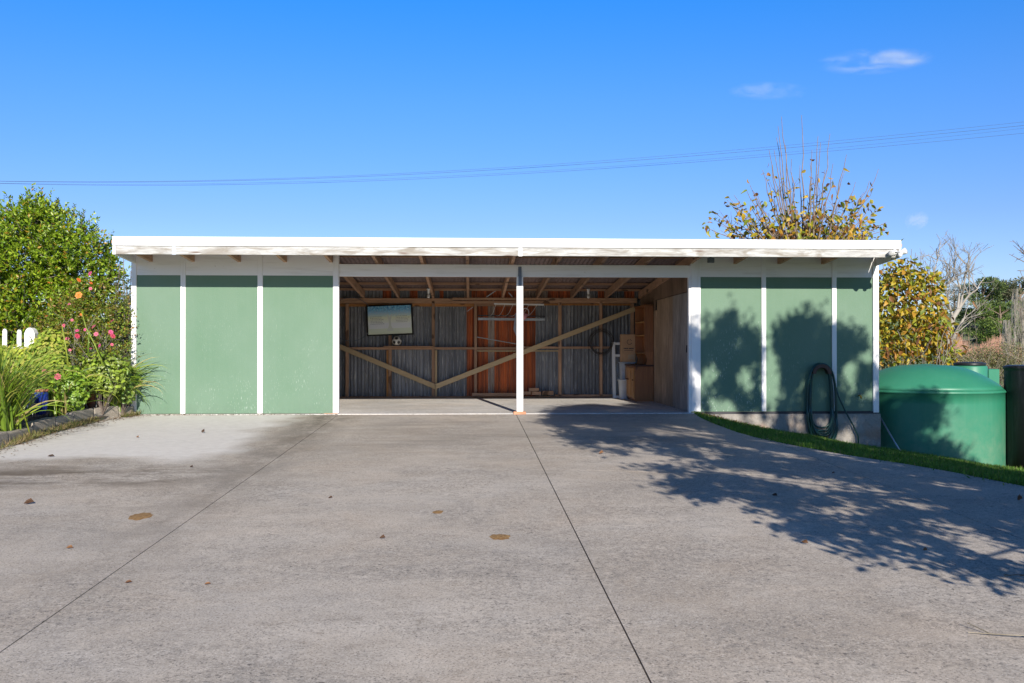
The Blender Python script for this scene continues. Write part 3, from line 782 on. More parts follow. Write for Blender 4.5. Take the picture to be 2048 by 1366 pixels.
wallp('ply_sheet', .11, yd1-.2, zs+.002, rz(.1)+.19, 'ply_dark', -.004); wallp('ply_sheet', yd1-.196, yp+.2, zs+.002, rz(yp)+.21, 'ply_dark', -.002)
wallp('ply_sheet', yp+.204, DPT-.11, zs-.196, rz(DPT)+.2, 'ply_dark', -.002)
# garden tap
tp = onY(1718, 791, 0)
tap = thing('garden_tap', (tp.x, 0, tp.z), 'small brass garden tap on the green panel right of the hose', 'tap')
part('tap_body', MB().tube([(tp.x, .01, tp.z), (tp.x, -.05, tp.z), (tp.x, -.075, tp.z-.01), (tp.x, -.08, tp.z-.05)], [.012, .013, .013, .01], 8), 'brass', tap, smooth=True)
part('tap_handle', MB().tube([(tp.x-.03, -.045, tp.z+.035), (tp.x+.03, -.045, tp.z+.035)], .007, 6).tube([(tp.x, -.045, tp.z), (tp.x, -.045, tp.z+.035)], .005, 6), 'steel', tap)

# ------------------------------------------------------------------ things in the bay
# poster
Yp = SY0-.05
c4 = [onY(737, 669.5, Yp), onY(824, 666, Yp), onY(821, 610, Yp), onY(735, 613.5, Yp)]
hang = thing('wall_hanging', c4[0], 'printed blue and cream tree picture hanging tilted on the iron wall', 'picture')
me = MB().hexa([q+Vector((0, .02, 0)) for q in c4]+[q.copy() for q in c4]).mesh('canvas', 'poster')
uvl = me.uv_layers.new(name='UVMap'); o4 = [(0, 0), (1, 0), (1, 1), (0, 1)]
for pl in me.polygons:
    for li in pl.loop_indices: uvl.data[li].uv = o4[me.loops[li].vertex_index % 4]
link('canvas', me, hang)
def pp(u, v, off=-.003):
    a = c4[0]*(1-u)+c4[1]*u; b = c4[3]*(1-u)+c4[2]*u; q = a*(1-v)+b*v; return q+Vector((0, off, 0))
def flatpoly(uvs, off): return MB().add([pp(u, v, off) for u, v in uvs], [tuple(range(len(uvs)))])
hillp = [(.02, .2)]+[(.02+.96*i/16, .33+.06*math.sin(2.2*i/16+.4)) for i in range(17)]+[(.98, .2)]
part('printed_hill', flatpoly(hillp, -.0025), 'snowband', hang)
part('printed_trunk', MB().add([pp(u, v, -.004) for u, v in [(.43, .10), (.48, .30), (.478, .50), (.44, .70), (.46, .71), (.50, .58), (.55, .72), (.565, .70), (.525, .50), (.53, .3), (.59, .10)]], [tuple(range(11))]), 'postertrunk', hang)
ink = MB()
for side, u0 in ((0, .05), (1, .64)):
    for r_ in range(6 if side == 0 else 5):
        v = .62-.052*r_; u = u0+.02*random.random(); ue = u0+.29+random.uniform(-.04, .02)
        while u < ue:
            wl = random.uniform(.012, .04)
            ink.add([pp(u, v, -.0045), pp(u+wl, v, -.0045), pp(u+wl, v+.014, -.0045), pp(u, v+.014, -.0045)], [(0, 1, 2, 3)]); u += wl+.012
o = part('printed_lines', ink, 'posterink', hang); o['kind'] = 'stuff'
part('shadow_border', MB().hexa([q+Vector((sx*.035, .045, sz*.03)) for q, sx, sz in zip(c4, (-1, 1, 1, -1), (-1, -1, 1, 1))]+[q+Vector((sx*.012, .022, sz*.012)) for q, sx, sz in zip(c4, (-1, 1, 1, -1), (-1, -1, 1, 1))]), 'dark', hang)  # black sheet behind the canvas, standing in for the shadow around it
# football
bp = onY(793.5, 682, SY0-.06); rb = .098
ball = thing('football', (bp.x, bp.y, bp.z-rb), 'scuffed white football with black patches on the plank shelf', 'ball')
bm = bmesh.new(); bmesh.ops.create_icosphere(bm, subdivisions=4, radius=rb)
ico = bmesh.new(); bmesh.ops.create_icosphere(ico, subdivisions=1, radius=1)
bm2 = bmesh.new(); bmesh.ops.create_icosphere(bm2, subdivisions=1, radius=1)
import itertools
phi = (1+5**.5)/2
pent = [Vector(v).normalized() for v in [(0, a, b*phi) for a in (-1, 1) for b in (-1, 1)]+[(a, b*phi, 0) for a in (-1, 1) for b in (-1, 1)]+[(b*phi, 0, a) for a in (-1, 1) for b in (-1, 1)]]
rot = Euler((.36, .0, .0)).to_matrix(); pent = [rot @ q for q in pent]
me = bpy.data.meshes.new('ball_skin')
for v in bm.verts:
    n_ = v.co.normalized(); dd = max(n_.dot(q) for q in pent)
    seam = abs(dd-.935) < .012
    v.co = n_*rb*(.985 if seam else 1)+bp
bm.to_mesh(me); me.materials.append(M['ballw']); me.materials.append(M['ballb'])
for p_ in me.polygons:
    n_ = (p_.center-bp).normalized(); p_.use_smooth = True
    if max(n_.dot(q) for q in pent) > .938: p_.material_index = 1
me.update(); link('ball_skin', me, ball); bm.free(); ico.free(); bm2.free()
# band saw blade hanging in a hoop
sc_ = onY(702, 638.5, SY0-.03); rad = .455
saw = MB(); ns = 150
for i in range(ns):
    t = 2*math.pi*i/ns; r1 = rad+(.007 if i % 2 else -.006)
    for rr_, yy in ((rad-.012, -.002), (r1, -.002), (r1, .002), (rad-.012, .002)):
        saw.v.append((sc_.x+rr_*math.cos(t), sc_.y+yy, sc_.z+rr_*math.sin(t)))
for i in range(ns):
    a, b = i*4, ((i+1) % ns)*4
    for j in range(4): saw.f.append((a+j, a+(j+1) % 4, b+(j+1) % 4, b+j))
o = part('band_saw_blade', saw, 'steel'); tag(o, 'thin toothed band saw blade hung in a hoop beside the picture', 'saw blade')
# wire coil
wc = onY(1202, 684, SY0-.05); mb = MB()
for k in range(11):
    r0 = .255-.012*(k % 5)+random.uniform(-.012, .012); cx, cz = wc.x+random.uniform(-.02, .02), wc.z+random.uniform(-.02, .02)
    mb.tube([(cx+r0*(1+.03*math.sin(3*t+k))*math.cos(t), wc.y-.03*random.random(), cz+r0*(1.08)*math.sin(t)) for t in [2*math.pi*i/40 for i in range(40)]], .0035, 4, closed=True)
q = onY(1220, 735, wc.y)
mb.tube([(wc.x+.25, wc.y, wc.z-.05), (wc.x+.19, wc.y, wc.z-.35), (wc.x+.15, wc.y-.05, wc.z-.62)], .0035, 4)
o = part('wire_coil', mb, 'wire', smooth=True); tag(o, 'coil of dark fencing wire hung on a stud right of the brace', 'wire coil')
# fold-down clothes airer
ar = thing('clothes_airer', onY(1020, 634, SY0), 'fold-down clothes airer with white front bar and sagging lines', 'clothes airer')
Yf = SY0-.55
a, b = onY(988, 607.5, Yf), onY(1088, 609.5, Yf)
part('front_bar', MB().beam(a, b, .03, .03), 'whiteplastic', ar, .004)
a2, b2 = onY(956, 631, SY0-.03), onY(1090, 632.5, SY0-.03)
part('rear_bar', MB().beam(a2, b2, .03, .022), 'blackpot', ar); part('rear_channel', MB().beam(a2+Vector((0, -.0, -.07)), b2+Vector((0, 0, -.07)), .05, .055), 'rod', ar, .004)
for t, lab in ((.04, ''), (.22, ''), (.38, ''), (.54, ''), (.70, ''), (.86, '')):
    s0 = a*(1-t)+b*t; e0 = a2*(1-t*.62-.13)+b2*(t*.62+.13)
    pts = [s0*(1-k/8)+e0*(k/8)+Vector((0, 0, -.09*math.sin(math.pi*k/8))) for k in range(9)]
    part('line', MB().tube(pts, .0032, 4), 'whiteplastic', ar)
r0, r1 = onY(954, 674, SY0-.02), onY(1037, 688.5, SY0-.06)
o = part('metal_rod', MB().tube([r0, r1], .011, 8), 'rod'); tag(o, 'thin grey metal rod slanting across the rusty orange sheets', 'rod')
for (pa, pb, lab) in (((973, 594), (998, 577), 'short pale strap rising behind the top plate, left of the post'), ((1017, 585), (1025, 594), 'shorter pale strap falling behind the top plate beside the post')):
    part('tie_strap', MB().tube([onY(*pa, SY1-.03), onY(*pb, SY1-.03)], .010, 4), 'zinc', carport, label=lab)
part('tie_strap', MB().tube([onY(934, 623, SY0+.02), onY(946, 614, SY0+.02)], .009, 4), 'rod', carport)
# cloth and pink peg basket
Yc = Yf+.02
pts = [(1031, 626), (1033.5, 626), (1036, 640), (1036, 676), (1032, 671), (1027, 658), (1028, 650)]
mb = MB(); 
for yy in (0, .03): mb.v += [tuple(onY(px, py, Yc)+Vector((0, yy, 0))) for px, py in pts]
n7 = len(pts); mb.f = [tuple(range(n7)), tuple(range(2*n7-1, n7-1, -1))]+[(i, (i+1) % n7, (i+1) % n7+n7, i+n7) for i in range(n7)]
o = part('cloth', mb, 'cloth'); tag(o, 'grey cloth hanging on the airer behind the middle post', 'cloth')
pk = onY(1049, 629, Yf-.05)
bas = thing('peg_basket', (pk.x, pk.y, pk.z-.1), 'pink plastic peg basket with a pale hoop hung beside the post', 'basket')
mb = MB(); tl = Vector((.30, 0, 1)).normalized(); sd = Vector((1, 0, -.3)).normalized()
rings = []
for k, (h_, r_) in enumerate(((-.10, .035), (-.095, .042), (.02, .078), (.02, .070), (-.085, .036))):
    for j in range(20):
        t = 2*math.pi*j/20; q = pk+tl*h_+sd*r_*math.cos(t)+Vector((0, 1, 0))*r_*math.sin(t); mb.v.append(tuple(q))
for k in range(4):
    for j in range(20): mb.f.append((k*20+j, k*20+(j+1) % 20, (k+1)*20+(j+1) % 20, (k+1)*20+j))
mb.f.append(tuple(range(19, -1, -1))); mb.f.append(tuple(range(80, 100)))
part('tub', mb, 'pink', bas, smooth=True)
part('hoop', MB().tube([pk+tl*.02+sd*.078*math.cos(t)+tl*.11*math.sin(t) for t in [math.pi*i/14 for i in range(15)]], .008, 6), 'whiteplastic', bas, smooth=True)
# light fittings
for px, lab in ((857, 'bare bulb in a white holder on a rafter above the picture'), (1177, 'bare bulb in a white holder on a rafter right of the post')):
    Yb = 3.1; q = onY(px, 566, Yb); zt_ = rz(Yb)
    lf = thing('light_bulb', (q.x, Yb, zt_), lab, 'light bulb', 'bare bulbs under the roof')
    part('holder', MB().lathe(q.x, Yb, [(.035, zt_), (.035, zt_-.02), (.024, zt_-.03), (.022, zt_-.10)], 14), 'whiteplastic', lf, smooth=True)
    part('bulb', MB().lathe(q.x, Yb, [(.014, zt_-.10), (.030, zt_-.125), (.033, zt_-.15), (.022, zt_-.178), (.004, zt_-.187)], 14), 'bulb', lf, smooth=True)
# wood offcuts on the floor by the wall
for (x0, x1, y0, y1, dep, lab) in ((944, 1062, 786, 792.5, .05, 'long offcut lying along the bottom plate left of the post'),
        (1046, 1062, 783, 789.5, .09, 'short timber offcut just right of the post'),
        (1064, 1082, 783.5, 790, .12, 'short timber block under the upper block of the small heap'),
        (1058, 1078, 776, 783, .12, 'timber block lying on top of the small offcut heap'),
        (1085, 1107, 782, 790, .12, 'timber block lying apart at the right of the offcut heap')):
    Y0 = SY0-.16; za = onY(x0, y1, Y0).z; zb_ = onY(x0, y0, Y0).z
    if x0 == 944: x1 = 1044
    o = part('timber_offcut', MB().box(onY(x0, 700, Y0).x, onY(x1, 700, Y0).x, Y0, Y0+dep, za, zb_), 'timber_x', bevel=.003)
    tag(o, lab, 'timber offcut', 'timber offcuts by the back wall')
hbar('bottom_plate', 1110, 1262, 789, 792.3, SY0, SY1, 'timber_x')
# dresser: base cabinet with doors, shelved hutch
cx1 = XW-.008; cy0 = 3.12; cy1 = 4.20; zc = onY(1290, 733, cy0).z
cx0 = onY(1269.5, 770, cy0).x
ds = thing('dresser', ((cx0+cx1)/2, (cy0+cy1)/2, .012), 'varnished pine dresser with open shelves against the plywood wall', 'dresser')
part('base_cabinet', MB().box(cx0, cx1, cy0, cy1, .05, zc), 'pine', ds, .006)
part('plinth', MB().box(cx0+.03, cx1, cy0+.02, cy1, .0125, .05), 'pine', ds)
part('worktop', MB().box(cx0-.02, cx1, cy0-.015, cy1+.01, zc+.001, zc+.03), 'hosedark', ds, .005)
for k in range(3):
    y0 = cy0+.03+k*(cy1-cy0-.06)/3; y1 = y0+(cy1-cy0-.06)/3-.012
    dd = part('cabinet_door', MB().box(cx0-.018, cx0-.001, y0, y1, .08, zc-.03), 'pine_light', ds, .004)
    h = part('door_knob', MB().tube([(cx0-.018, y0+.04+.2*(k % 2), zc*.62), (cx0-.045, y0+.04+.2*(k % 2), zc*.62)], .012, 8), 'hosedark', dd); h.location = (0, 0, 0)
    for r_ in ((y0+.04, y0+.05), (y1-.05, y1-.04)):
        g_ = part('door_rail', MB().box(cx0-.021, cx0-.0175, r_[0], r_[1], .13, zc-.08), 'pine', dd); g_.location = (0, 0, 0)
hx0 = onY(1288.8, 700, cy0+.02).x; zh0, zh1 = zc+.031, onY(1300, 611.5, cy0).z
for nm, y0 in (('side_board', cy0+.01), ('side_board', cy1-.03)):
    part(nm, MB().box(hx0, cx1, y0, y0+.02, zh0+.25, zh1), 'pine', ds, .003)
    part('curved_bracket', MB().add([(hx0+.002, y0+yy, zh0+.252) for yy in (0, .02)]+[(cx1, y0+yy, zh0+.252) for yy in (0, .02)]+[(cx1, y0+yy, zh0) for yy in (0, .02)]+[(hx0+.03, y0+yy, zh0) for yy in (0, .02)]+[(hx0+.06, y0+yy, zh0+.10) for yy in (0, .02)],
        [(0, 2, 4, 6, 8), (1, 9, 7, 5, 3), (0, 1, 3, 2), (2, 3, 5, 4), (4, 5, 7, 6), (6, 7, 9, 8), (8, 9, 1, 0)]), 'pine', ds)
for py in (720/4.405+540, 560/4.405+540, 440/4.405+540):
    z = onY(1290, py+3, cy0+.03).z
    part('shelf', MB().box(hx0+.004, cx1-.012, cy0+.031, cy1-.031, z-.012, z+.008), 'pine_light', ds, .002)
part('top_board', MB().box(hx0-.01, cx1, cy0, cy1, zh1+.001, zh1+.025), 'pine', ds, .004)
part('back_board', MB().box(cx1-.011, cx1-.001, cy0+.031, cy1-.031, zh0, zh1), 'pine', ds)
# carton on a lidded bin, white bucket, window frame
Yk = 4.23
kb = [onY(1243, 724, Yk), onY(1271, 724, Yk), onY(1243, 668.5, Yk)]
binx0, binx1 = onY(1242, 725, Yk-.02).x, onY(1262, 725, Yk-.02).x
bn = thing('storage_bin', ((binx0+binx1)/2, Yk+.1, .012), 'grey plastic bin standing under the cardboard carton', 'bin')
zb0 = kb[0].z-.002
def frustum(x0, x1, y0, y1, z0, z1, k): 
    return MB().hexa([(x0+k, y0+k, z0), (x1-k, y0+k, z0), (x1-k, y1-k, z0), (x0+k, y1-k, z0), (x0, y0, z1), (x1, y0, z1), (x1, y1, z1), (x0, y1, z1)])
part('bin_body', frustum(binx0, binx1+.08, Yk-.02, Yk+.22, .0125, zb0-.03, .03), 'binplastic', bn, .008)
part('bin_lid', MB().box(binx0-.012, binx1+.09, Yk-.03, Yk+.23, zb0-.029, zb0), 'binplastic', bn, .008)
bx = thing('cardboard_carton', (kb[0].x+.12, Yk+.1, kb[0].z), 'brown cardboard carton with dark printing beside the dresser', 'carton')
part('box_body', MB().box(kb[0].x, kb[1].x, Yk, Yk+.2, kb[0].z, kb[2].z), 'card', bx, .004)
xm = (kb[0].x+kb[1].x)/2+.02; zz0, zz1 = kb[0].z, kb[2].z
mk = MB().tube([(xm+.05*math.cos(t), Yk-.002, zz1-.16+.05*math.sin(t)) for t in [math.pi*(.6+1.3*i/12) for i in range(13)]], .006, 4)
part('printed_logo', mk.tube([(xm+.01, Yk-.002, zz1-.1), (xm+.05, Yk-.002, zz1-.14)], .006, 4), 'cardprint', bx)
lt = MB(); u = kb[0].x+.045
for wl in (.02, .03, .02, .026, -.012, .026, .028, .022, .026):
    if wl > 0: lt.box(u, u+wl-.006, Yk-.003, Yk-.0005, zz0+.265, zz0+.29)
    u += abs(wl)
lt.box(kb[0].x+.055, kb[1].x-.05, Yk-.003, Yk-.0005, zz0+.235, zz0+.243)
part('printed_words', lt, 'cardprint', bx); part('box_label', MB().box(xm-.03, xm+.10, Yk-.002, Yk-.0006, zz0+.06, zz0+.15), 'tape', bx)
wb0, wb1 = onY(1237, 770, 4.08), onY(1252, 770, 4.08)
bk = thing('bucket', ((wb0.x+wb1.x)/2, 4.08, .012), 'white plastic bucket on the floor in front of the grey bin', 'bucket')
rbk = (wb1.x-wb0.x)/2+.035; zbk = onY(1245, 758, 4.15).z; cxk = (wb0.x+wb1.x)/2+.03
part('bucket_wall', MB().lathe(cxk, 4.08, [(rbk*.78, .0125), (rbk, zbk-.03), (rbk+.012, zbk-.03), (rbk+.012, zbk), (rbk-.006, zbk), (rbk*.76, .03)], 24, cap=False), 'binplastic', bk, smooth=True)
part('bucket_floor', MB().lathe(cxk, 4.08, [(rbk*.77, .0125), (rbk*.77, .02)], 24), 'binplastic', bk)
Yw = 4.60; w0, w1, w2 = onY(1225.5, 795, Yw-.15), onY(1242, 795, Yw-.15), onY(1226, 684, Yw)
wf = thing('old_window_frame', (w0.x, Yw-.1, .012), 'tall old white-painted window frame leaning on the back wall', 'window frame')
zt_ = w2.z
def lean(x0, x1, z0, z1, y0=-.02, y1=.02):
    f = lambda z: (Yw-.15)+.12*z/zt_
    return MB().hexa([(x0, f(z0)+y0, z0), (x1, f(z0)+y0, z0), (x1, f(z0)+y1, z0), (x0, f(z0)+y1, z0), (x0, f(z1)+y0, z1), (x1, f(z1)+y0, z1), (x1, f(z1)+y1, z1), (x0, f(z1)+y1, z1)])
W3 = w0.x+.52
part('stile', lean(w0.x, w0.x+.065, .0135, zt_), 'white', wf, .004); part('stile', lean(W3-.065, W3, .0135, zt_), 'white', wf, .004)
for z in (.0135, zt_*.74, zt_-.06): part('rail', lean(w0.x+.066, W3-.066, z, z+.05), 'white', wf, .004)
part('pane', lean(w0.x+.066, W3-.066, .065, zt_*.74-.001, -.002, .002), 'glass', wf)

# ------------------------------------------------------------------ security light at the eave
sp_ = onY(1790, 506, -.95)
sec = thing('security_light', (XR-.06, -.93, fz+.06), 'twin-headed security light at the right end of the fascia', 'light')
part('mount', MB().tube([(XR-.155, -.905, fz+.08), (XR-.155, -.95, fz+.08)], .04, 14), 'whiteplastic', sec, smooth=True)
part('arm', MB().tube([(XR-.225, -.96, fz+.075), (XR-.155, -.965, fz+.085), (XR-.035, -.97, fz+.075)], .013, 8), 'zinc', sec, smooth=True)
def lamp(cx, cz, dx, dy, dz_):
    d = Vector((dx, dy, dz_)).normalized(); c0 = Vector((cx, -.975, cz))
    hd = part('lamp_head', MB().tube([c0-d*.08, c0-d*.06, c0+d*.0, c0+d*.035], [.018, .032, .046, .05], 16), 'whiteplastic', sec, smooth=True)
    g_ = part('lens', MB().tube([c0+d*.036, c0+d*.045], [.045, .03], 16), 'bulb', hd, smooth=True); g_.location = (0, 0, 0)
lamp(XR-.22, fz+.06, -.5, -.85, -.2); lamp(XR-.025, fz+.085, .75, -.4, .35)
part('sensor', MB().lathe(XR-.085, -.97, [(.028, fz+.06), (.034, fz+.045), (.03, fz+.01), (.012, fz-.002)], 14), 'whiteplastic', sec, smooth=True)
fd = onY(1421, 522, -.35)
o = part('flood_light', MB().box(fd.x-.05, fd.x+.05, -.40, -.34, fd.z-.03, fd.z+.05).box(fd.x-.012, fd.x+.012, -.38, -.36, fd.z+.05, rz(-.37)+.15), 'steel', bevel=.004)
tag(o, 'small grey floodlight tucked under the eave right of the opening', 'light')

# ------------------------------------------------------------------ garden hose coil
hc = onY(1642, 790, -.06)
hose = thing('garden_hose', (hc.x, -.06, -.5), 'coiled dark green garden hose hung on the wall by the foundation', 'hose')
ztop_, zbot = onY(1642, 727, -.06).z, onY(1642, 880, -.06).z
random.seed(5); 
for k in range(11):
    y = -.035-.013*(k % 5)-random.random()*.02; w_ = .155+random.uniform(-.012, .03)+.006*k; zt2 = ztop_-.012*(k % 4)
    zb2 = zbot+.20-.028*k+random.uniform(-.015, .01); ox = hc.x-.01+random.uniform(-.015, .015)
    pts = []
    for i in range(56):
        t = 2*math.pi*i/56; cs, sn = math.cos(t), math.sin(t)
        X = ox+w_*(1.0+.20*(sn < 0)*abs(sn))*math.copysign(abs(cs)**.72, cs)
        Z = (zt2+zb2)/2+(zt2-zb2)/2*math.copysign(abs(sn)**.85, sn)
        if sn < 0: Z -= .02*cs*k*.5
        pts.append((X, y-.03*(sn < -.3), Z))
    part('hose_loop', MB().tube(pts, .0135, 8, closed=True), 'hose', hose, smooth=True)
tl_ = [onY(px, py, -.09) for px, py in ((1670, 770), (1678, 795), (1692, 825), (1706, 850), (1716, 872), (1717, 893))]
part('hose_tail', MB().tube(tl_, .013, 8), 'hose', hose, smooth=True)
tl_ = [onY(px, py, -.11) for px, py in ((1621, 760), (1620, 800), (1622, 850), (1624, 880))]
part('hose_tail', MB().tube(tl_, .010, 8), 'hose', hose, smooth=True)
hg = MB()
for i in range(13):
    t = math.pi*(i/12); 
    for rr_ in (.10, .155):
        for yy in (.0, -.13): hg.v.append((hc.x+rr_*math.cos(t), yy+.008, ztop_-.165+rr_*math.sin(t)))
for i in range(12):
    a = i*4; b = a+4
    for q in ((0, 1, 5, 4), (2, 6, 7, 3), (1, 3, 7, 5), (0, 4, 6, 2)): hg.f.append(tuple(a+z for z in q))
hg.f += [(0, 2, 3, 1), (48, 49, 51, 50)]
part('hanger', hg, 'hosedark', hose)

# ------------------------------------------------------------------ water tanks
TX, TY, TR = 7.93, 1.0, 1.235
zr, zbm = .335, -1.05
tank = thing('water_tank', (TX, TY, zbm), 'large green plastic water tank with domed top beside the shed', 'water tank')
prof = [(TR*.99, zbm)]
for k in range(9):
    z = zbm+.02+(zr-.05-zbm)*k/8; prof.append((TR, z))
prof += [(TR+.014, zr-.025), (TR+.016, zr), (TR-.004, zr+.018)]
o = part('tank_wall', MB().lathe(TX, TY, prof, 96, cap=False), 'tank', tank, smooth=True)
dome = []
for k in range(13):
    t = k/12; r_ = (TR-.004)*(1-t)+.28*t; dome.append((r_, zr+.019+.42*math.sin(t*math.pi*.5)**.88*(1-.04*t)))
dome += [(.05, zr+.445)]
part('tank_dome', MB().lathe(TX, TY, dome, 96, cap=True), 'tank', tank, smooth=True)
q = onY(1939, 760, 3.3)
t2_ = thing('small_tank', (q.x, 3.3, -1.2), 'small green tank with black lid standing behind the big tank', 'water tank')
rr_ = (onY(1971, 760, 3.3).x-onY(1907, 760, 3.3).x)/2; zt_ = onY(1939, 732, 3.3-rr_).z
part('tank_neck', MB().lathe(q.x, 3.3, [(rr_, -1.3), (rr_, zt_-.02), (rr_-.02, zt_)], 40), 'tank', t2_, smooth=True)
part('lid', MB().lathe(q.x, 3.3, [(rr_*.9, zt_+.001), (rr_*.92, zt_+.05), (rr_*.7, zt_+.07), (rr_*.2, zt_+.075)], 32), 'rubberlid', t2_, smooth=True)
a, b = onY(1969, 738, 3.5), onY(1991, 738, 3.5)
part('pump_box', MB().box(a.x, b.x, 3.35, 3.75, -1.3, a.z), 'tank', t2_, .01)
q = onY(2016, 733, -.15); Rb = .42
q.x += .17; bt = thing('black_tank', (q.x+Rb, .1, -1.1), 'weathered black drum-shaped tank at the right edge', 'tank')
part('drum', MB().lathe(q.x+Rb+.012, .2, [(Rb-.01, -1.2), (Rb-.01, q.z-.09), (Rb-.005, q.z-.05), (Rb+.008, q.z-.04), (Rb+.01, q.z-.003), (Rb-.02, q.z)], 40), 'blacktank', bt, smooth=True)
part('lid', MB().lathe(q.x+Rb+.012, .2, [(Rb-.03, q.z+.001), (Rb-.05, q.z+.014)], 40), 'rubberlid', bt)
o = part('leaning_pole', MB().tube([onY(1805, 911, -.45), onY(1759, 832, .1)], .014, 8), 'rod', smooth=True)
tag(o, 'thin grey pole leaning in the gap between foundation and green tank', 'pole')

# ------------------------------------------------------------------ overhead cables
def smooth_path(px, n=48):
    xs = np.array([p[0] for p in px]); ys = np.array([p[1] for p in px]); cf = np.polyfit((xs-1024)/1024, ys, 3)
    return [(x_, float(np.polyval(cf, (x_-1024)/1024))) for x_ in np.linspace(-250, 2300, n)]
for k, (ys, lab) in enumerate((((361.5, 364, 352, 332, 302, 275.5, 243), 'topmost thin overhead cable crossing the sky'),
        ((362, 365, 354, 336.5, 307, 280.5, 250.5), 'second overhead cable from the top, the darkest'),
        ((366, 369.5, 360, 344.5, 315.5, 289, 256), 'third overhead cable from the top, the faintest'),
        ((366.5, 371.5, 363, 348, 319.5, 295, 266), 'lowest overhead cable crossing the sky'))):
    pth = smooth_path(list(zip((0, 300, 700, 1024, 1450, 1750, 2048), ys)))
    o = part('overhead_cable', MB().tube([onY(a, b, 34+.15*k) for a, b in pth], (.006, .008, .005, .007)[k], 5), 'cable', smooth=True)
    tag(o, lab, 'cable', 'overhead power cables')

# ------------------------------------------------------------------ clouds: thin real vapour far away
def cloud(pxc, pyc, wpx, hpx, dens, label, seed, skew=0):
    dist = 1500.0; c0 = CAM+ray(pxc, pyc)*dist; k = dist/FPX; W_, H_ = wpx*k/2, hpx*k/2
    bm = bmesh.new(); bmesh.ops.create_icosphere(bm, subdivisions=3, radius=1)
    for v in bm.verts:
        v.co = Vector((v.co.x*W_, v.co.y*H_*1.5, v.co.z*H_))
    me = bpy.data.meshes.new('cloud'); bm.to_mesh(me); bm.free()
    s = NT('cloud_vapour_%d' % seed); s.t.nodes.remove(s.b)
    v = s.co((1/W_, 1/H_/1.5, 1/H_)); ln = s.n('VectorMath'); ln.operation = 'LENGTH'; s.l(v, ln.inputs[0])
    n = s.noise(s.co((.9/H_/2.6, .9/H_, .9/H_/1.1), (seed*3.1, 0, seed)), 1.15, 5, .6, .8)
    ed_ = s.math('MULTIPLY', s.math('SUBTRACT', 1.0, ln.outputs['Value'], True), 2.2, True)
    f2 = s.math('MULTIPLY', s.math('SUBTRACT', s.math('MULTIPLY', n, 3.4), 1.60, True), ed_)
    pv = s.n('VolumeScatter'); s.l(s.math('MULTIPLY', f2, dens), pv.inputs['Density']); pv.inputs['Color'].default_value = (1, 1, 1, 1); pv.inputs['Anisotropy'].default_value = -.1
    s.l(pv.outputs[0], s.out.inputs['Volume'])
    me.materials.append(s.m); o = link('cloud', me); o.location = c0; o.rotation_euler = (0, skew, 0)
    tag(o, label, 'cloud', kind='stuff'); return o
cloud(1750, 122, 250, 54, .034, 'largest wispy white cloud high above the right end of the roof', 3, -.06)
cloud(1538, 182, 175, 38, .018, 'fainter thin cloud above the bare twigs', 5)
cloud(1833, 441, 46, 40, .06, 'tiny round cloud low in the sky right of the roof', 8, -.6)

# ------------------------------------------------------------------ left garden
bed = MB(); nx, ny = 14, 16
for j in range(ny+1):
    for i in range(nx+1):
        u, v = i/nx, j/ny; Y = -4.6+v*9.6
        xr = onD(277, 829).x-.10 if Y > 0 else onD(277, 829).x-.14+Y*.09
        X = xr-u*7.5
        mb_z = .10-.15*sm(u*1.6-.3)+.04*mnoise.noise(Vector((X*2, Y*2, 0)))+dz(Y)
        if i == 0: mb_z -= .05
        bed.v.append((X, Y, mb_z))
for j in range(ny):
    for i in range(nx): a = j*(nx+1)+i; bed.f.append((a, a+nx+1, a+nx+2, a+1))
struct('garden_bed', bed, 'soil', 'dark soil of the planted bed left of the carport', smooth=True)
# edging stones
random.seed(9)
ed = thing('garden_edging', (-5.4, -2, 0), 'low line of old concrete edging blocks along the flower bed', 'edging')
ebot = [(279, 829.5), (240, 835), (190, 841.5), (150, 852), (114, 861), (70, 873), (20, 890), (-60, 915)]
pts = [onD(*p) for p in ebot]
for a, b in zip(pts, pts[1:]):
    d = (b-a).normalized(); side = Vector((d.y, -d.x, 0)); side = side if side.x < 0 else -side
    h = random.uniform(.13, .19); wd = random.uniform(.13, .18); a2 = a+d*.008; b2 = b-d*.008; tw = random.uniform(-.02, .02)
    q = [a2, b2, b2+side*wd, a2+side*wd]; q = [Vector((p.x, p.y, p.z-.03)) for p in q]
    tq = [Vector((p.x, p.y, p.z+.03+h+(tw if i in (0, 3) else 0))) for i, p in enumerate(q)]
    tq = [tq[0]+side*.02, tq[1]+side*.02, tq[2], tq[3]]
    part('edging_block', MB().hexa(q+tq), 'kerb', ed, .018, seg=2)

# picket fence
Yf_ = -.95
pf = thing('picket_fence', (onY(30, 700, Yf_).x, Yf_, 0), 'white picket fence mostly swallowed by the geraniums', 'fence')
def picket(name, px0, px1, py, Y=Yf_, dep=.022, rr=False):
    a, b = onY(px0, py, Y), onY(px1, py, Y); w_ = b.x-a.x; x0, x1, z1 = a.x, b.x, a.z
    prof = [(x0, .0), (x1, .0), (x1, z1-w_*.55), (x1-w_*.16, z1-w_*.18), (x0+w_*.62, z1), (x0+w_*.38, z1), (x0+w_*.16, z1-w_*.18), (x0, z1-w_*.55)]
    n_ = len(prof); mb = MB(); mb.v = [(x, Y, z) for x, z in prof]+[(x, Y+dep, z) for x, z in prof]
    mb.f = [tuple(range(n_)), tuple(range(2*n_-1, n_-1, -1))]+[((i+1) % n_, i, i+n_, (i+1) % n_+n_) for i in range(n_)]
    part(name, mb, 'white', pf, .002)
picket('gate_post', 48.5, 69, 655.5, Yf_-.03, .13)
for px in (38, 9, -19): picket('picket', px-4.5, px+4.5, 657.5+abs(px-10)*.06)
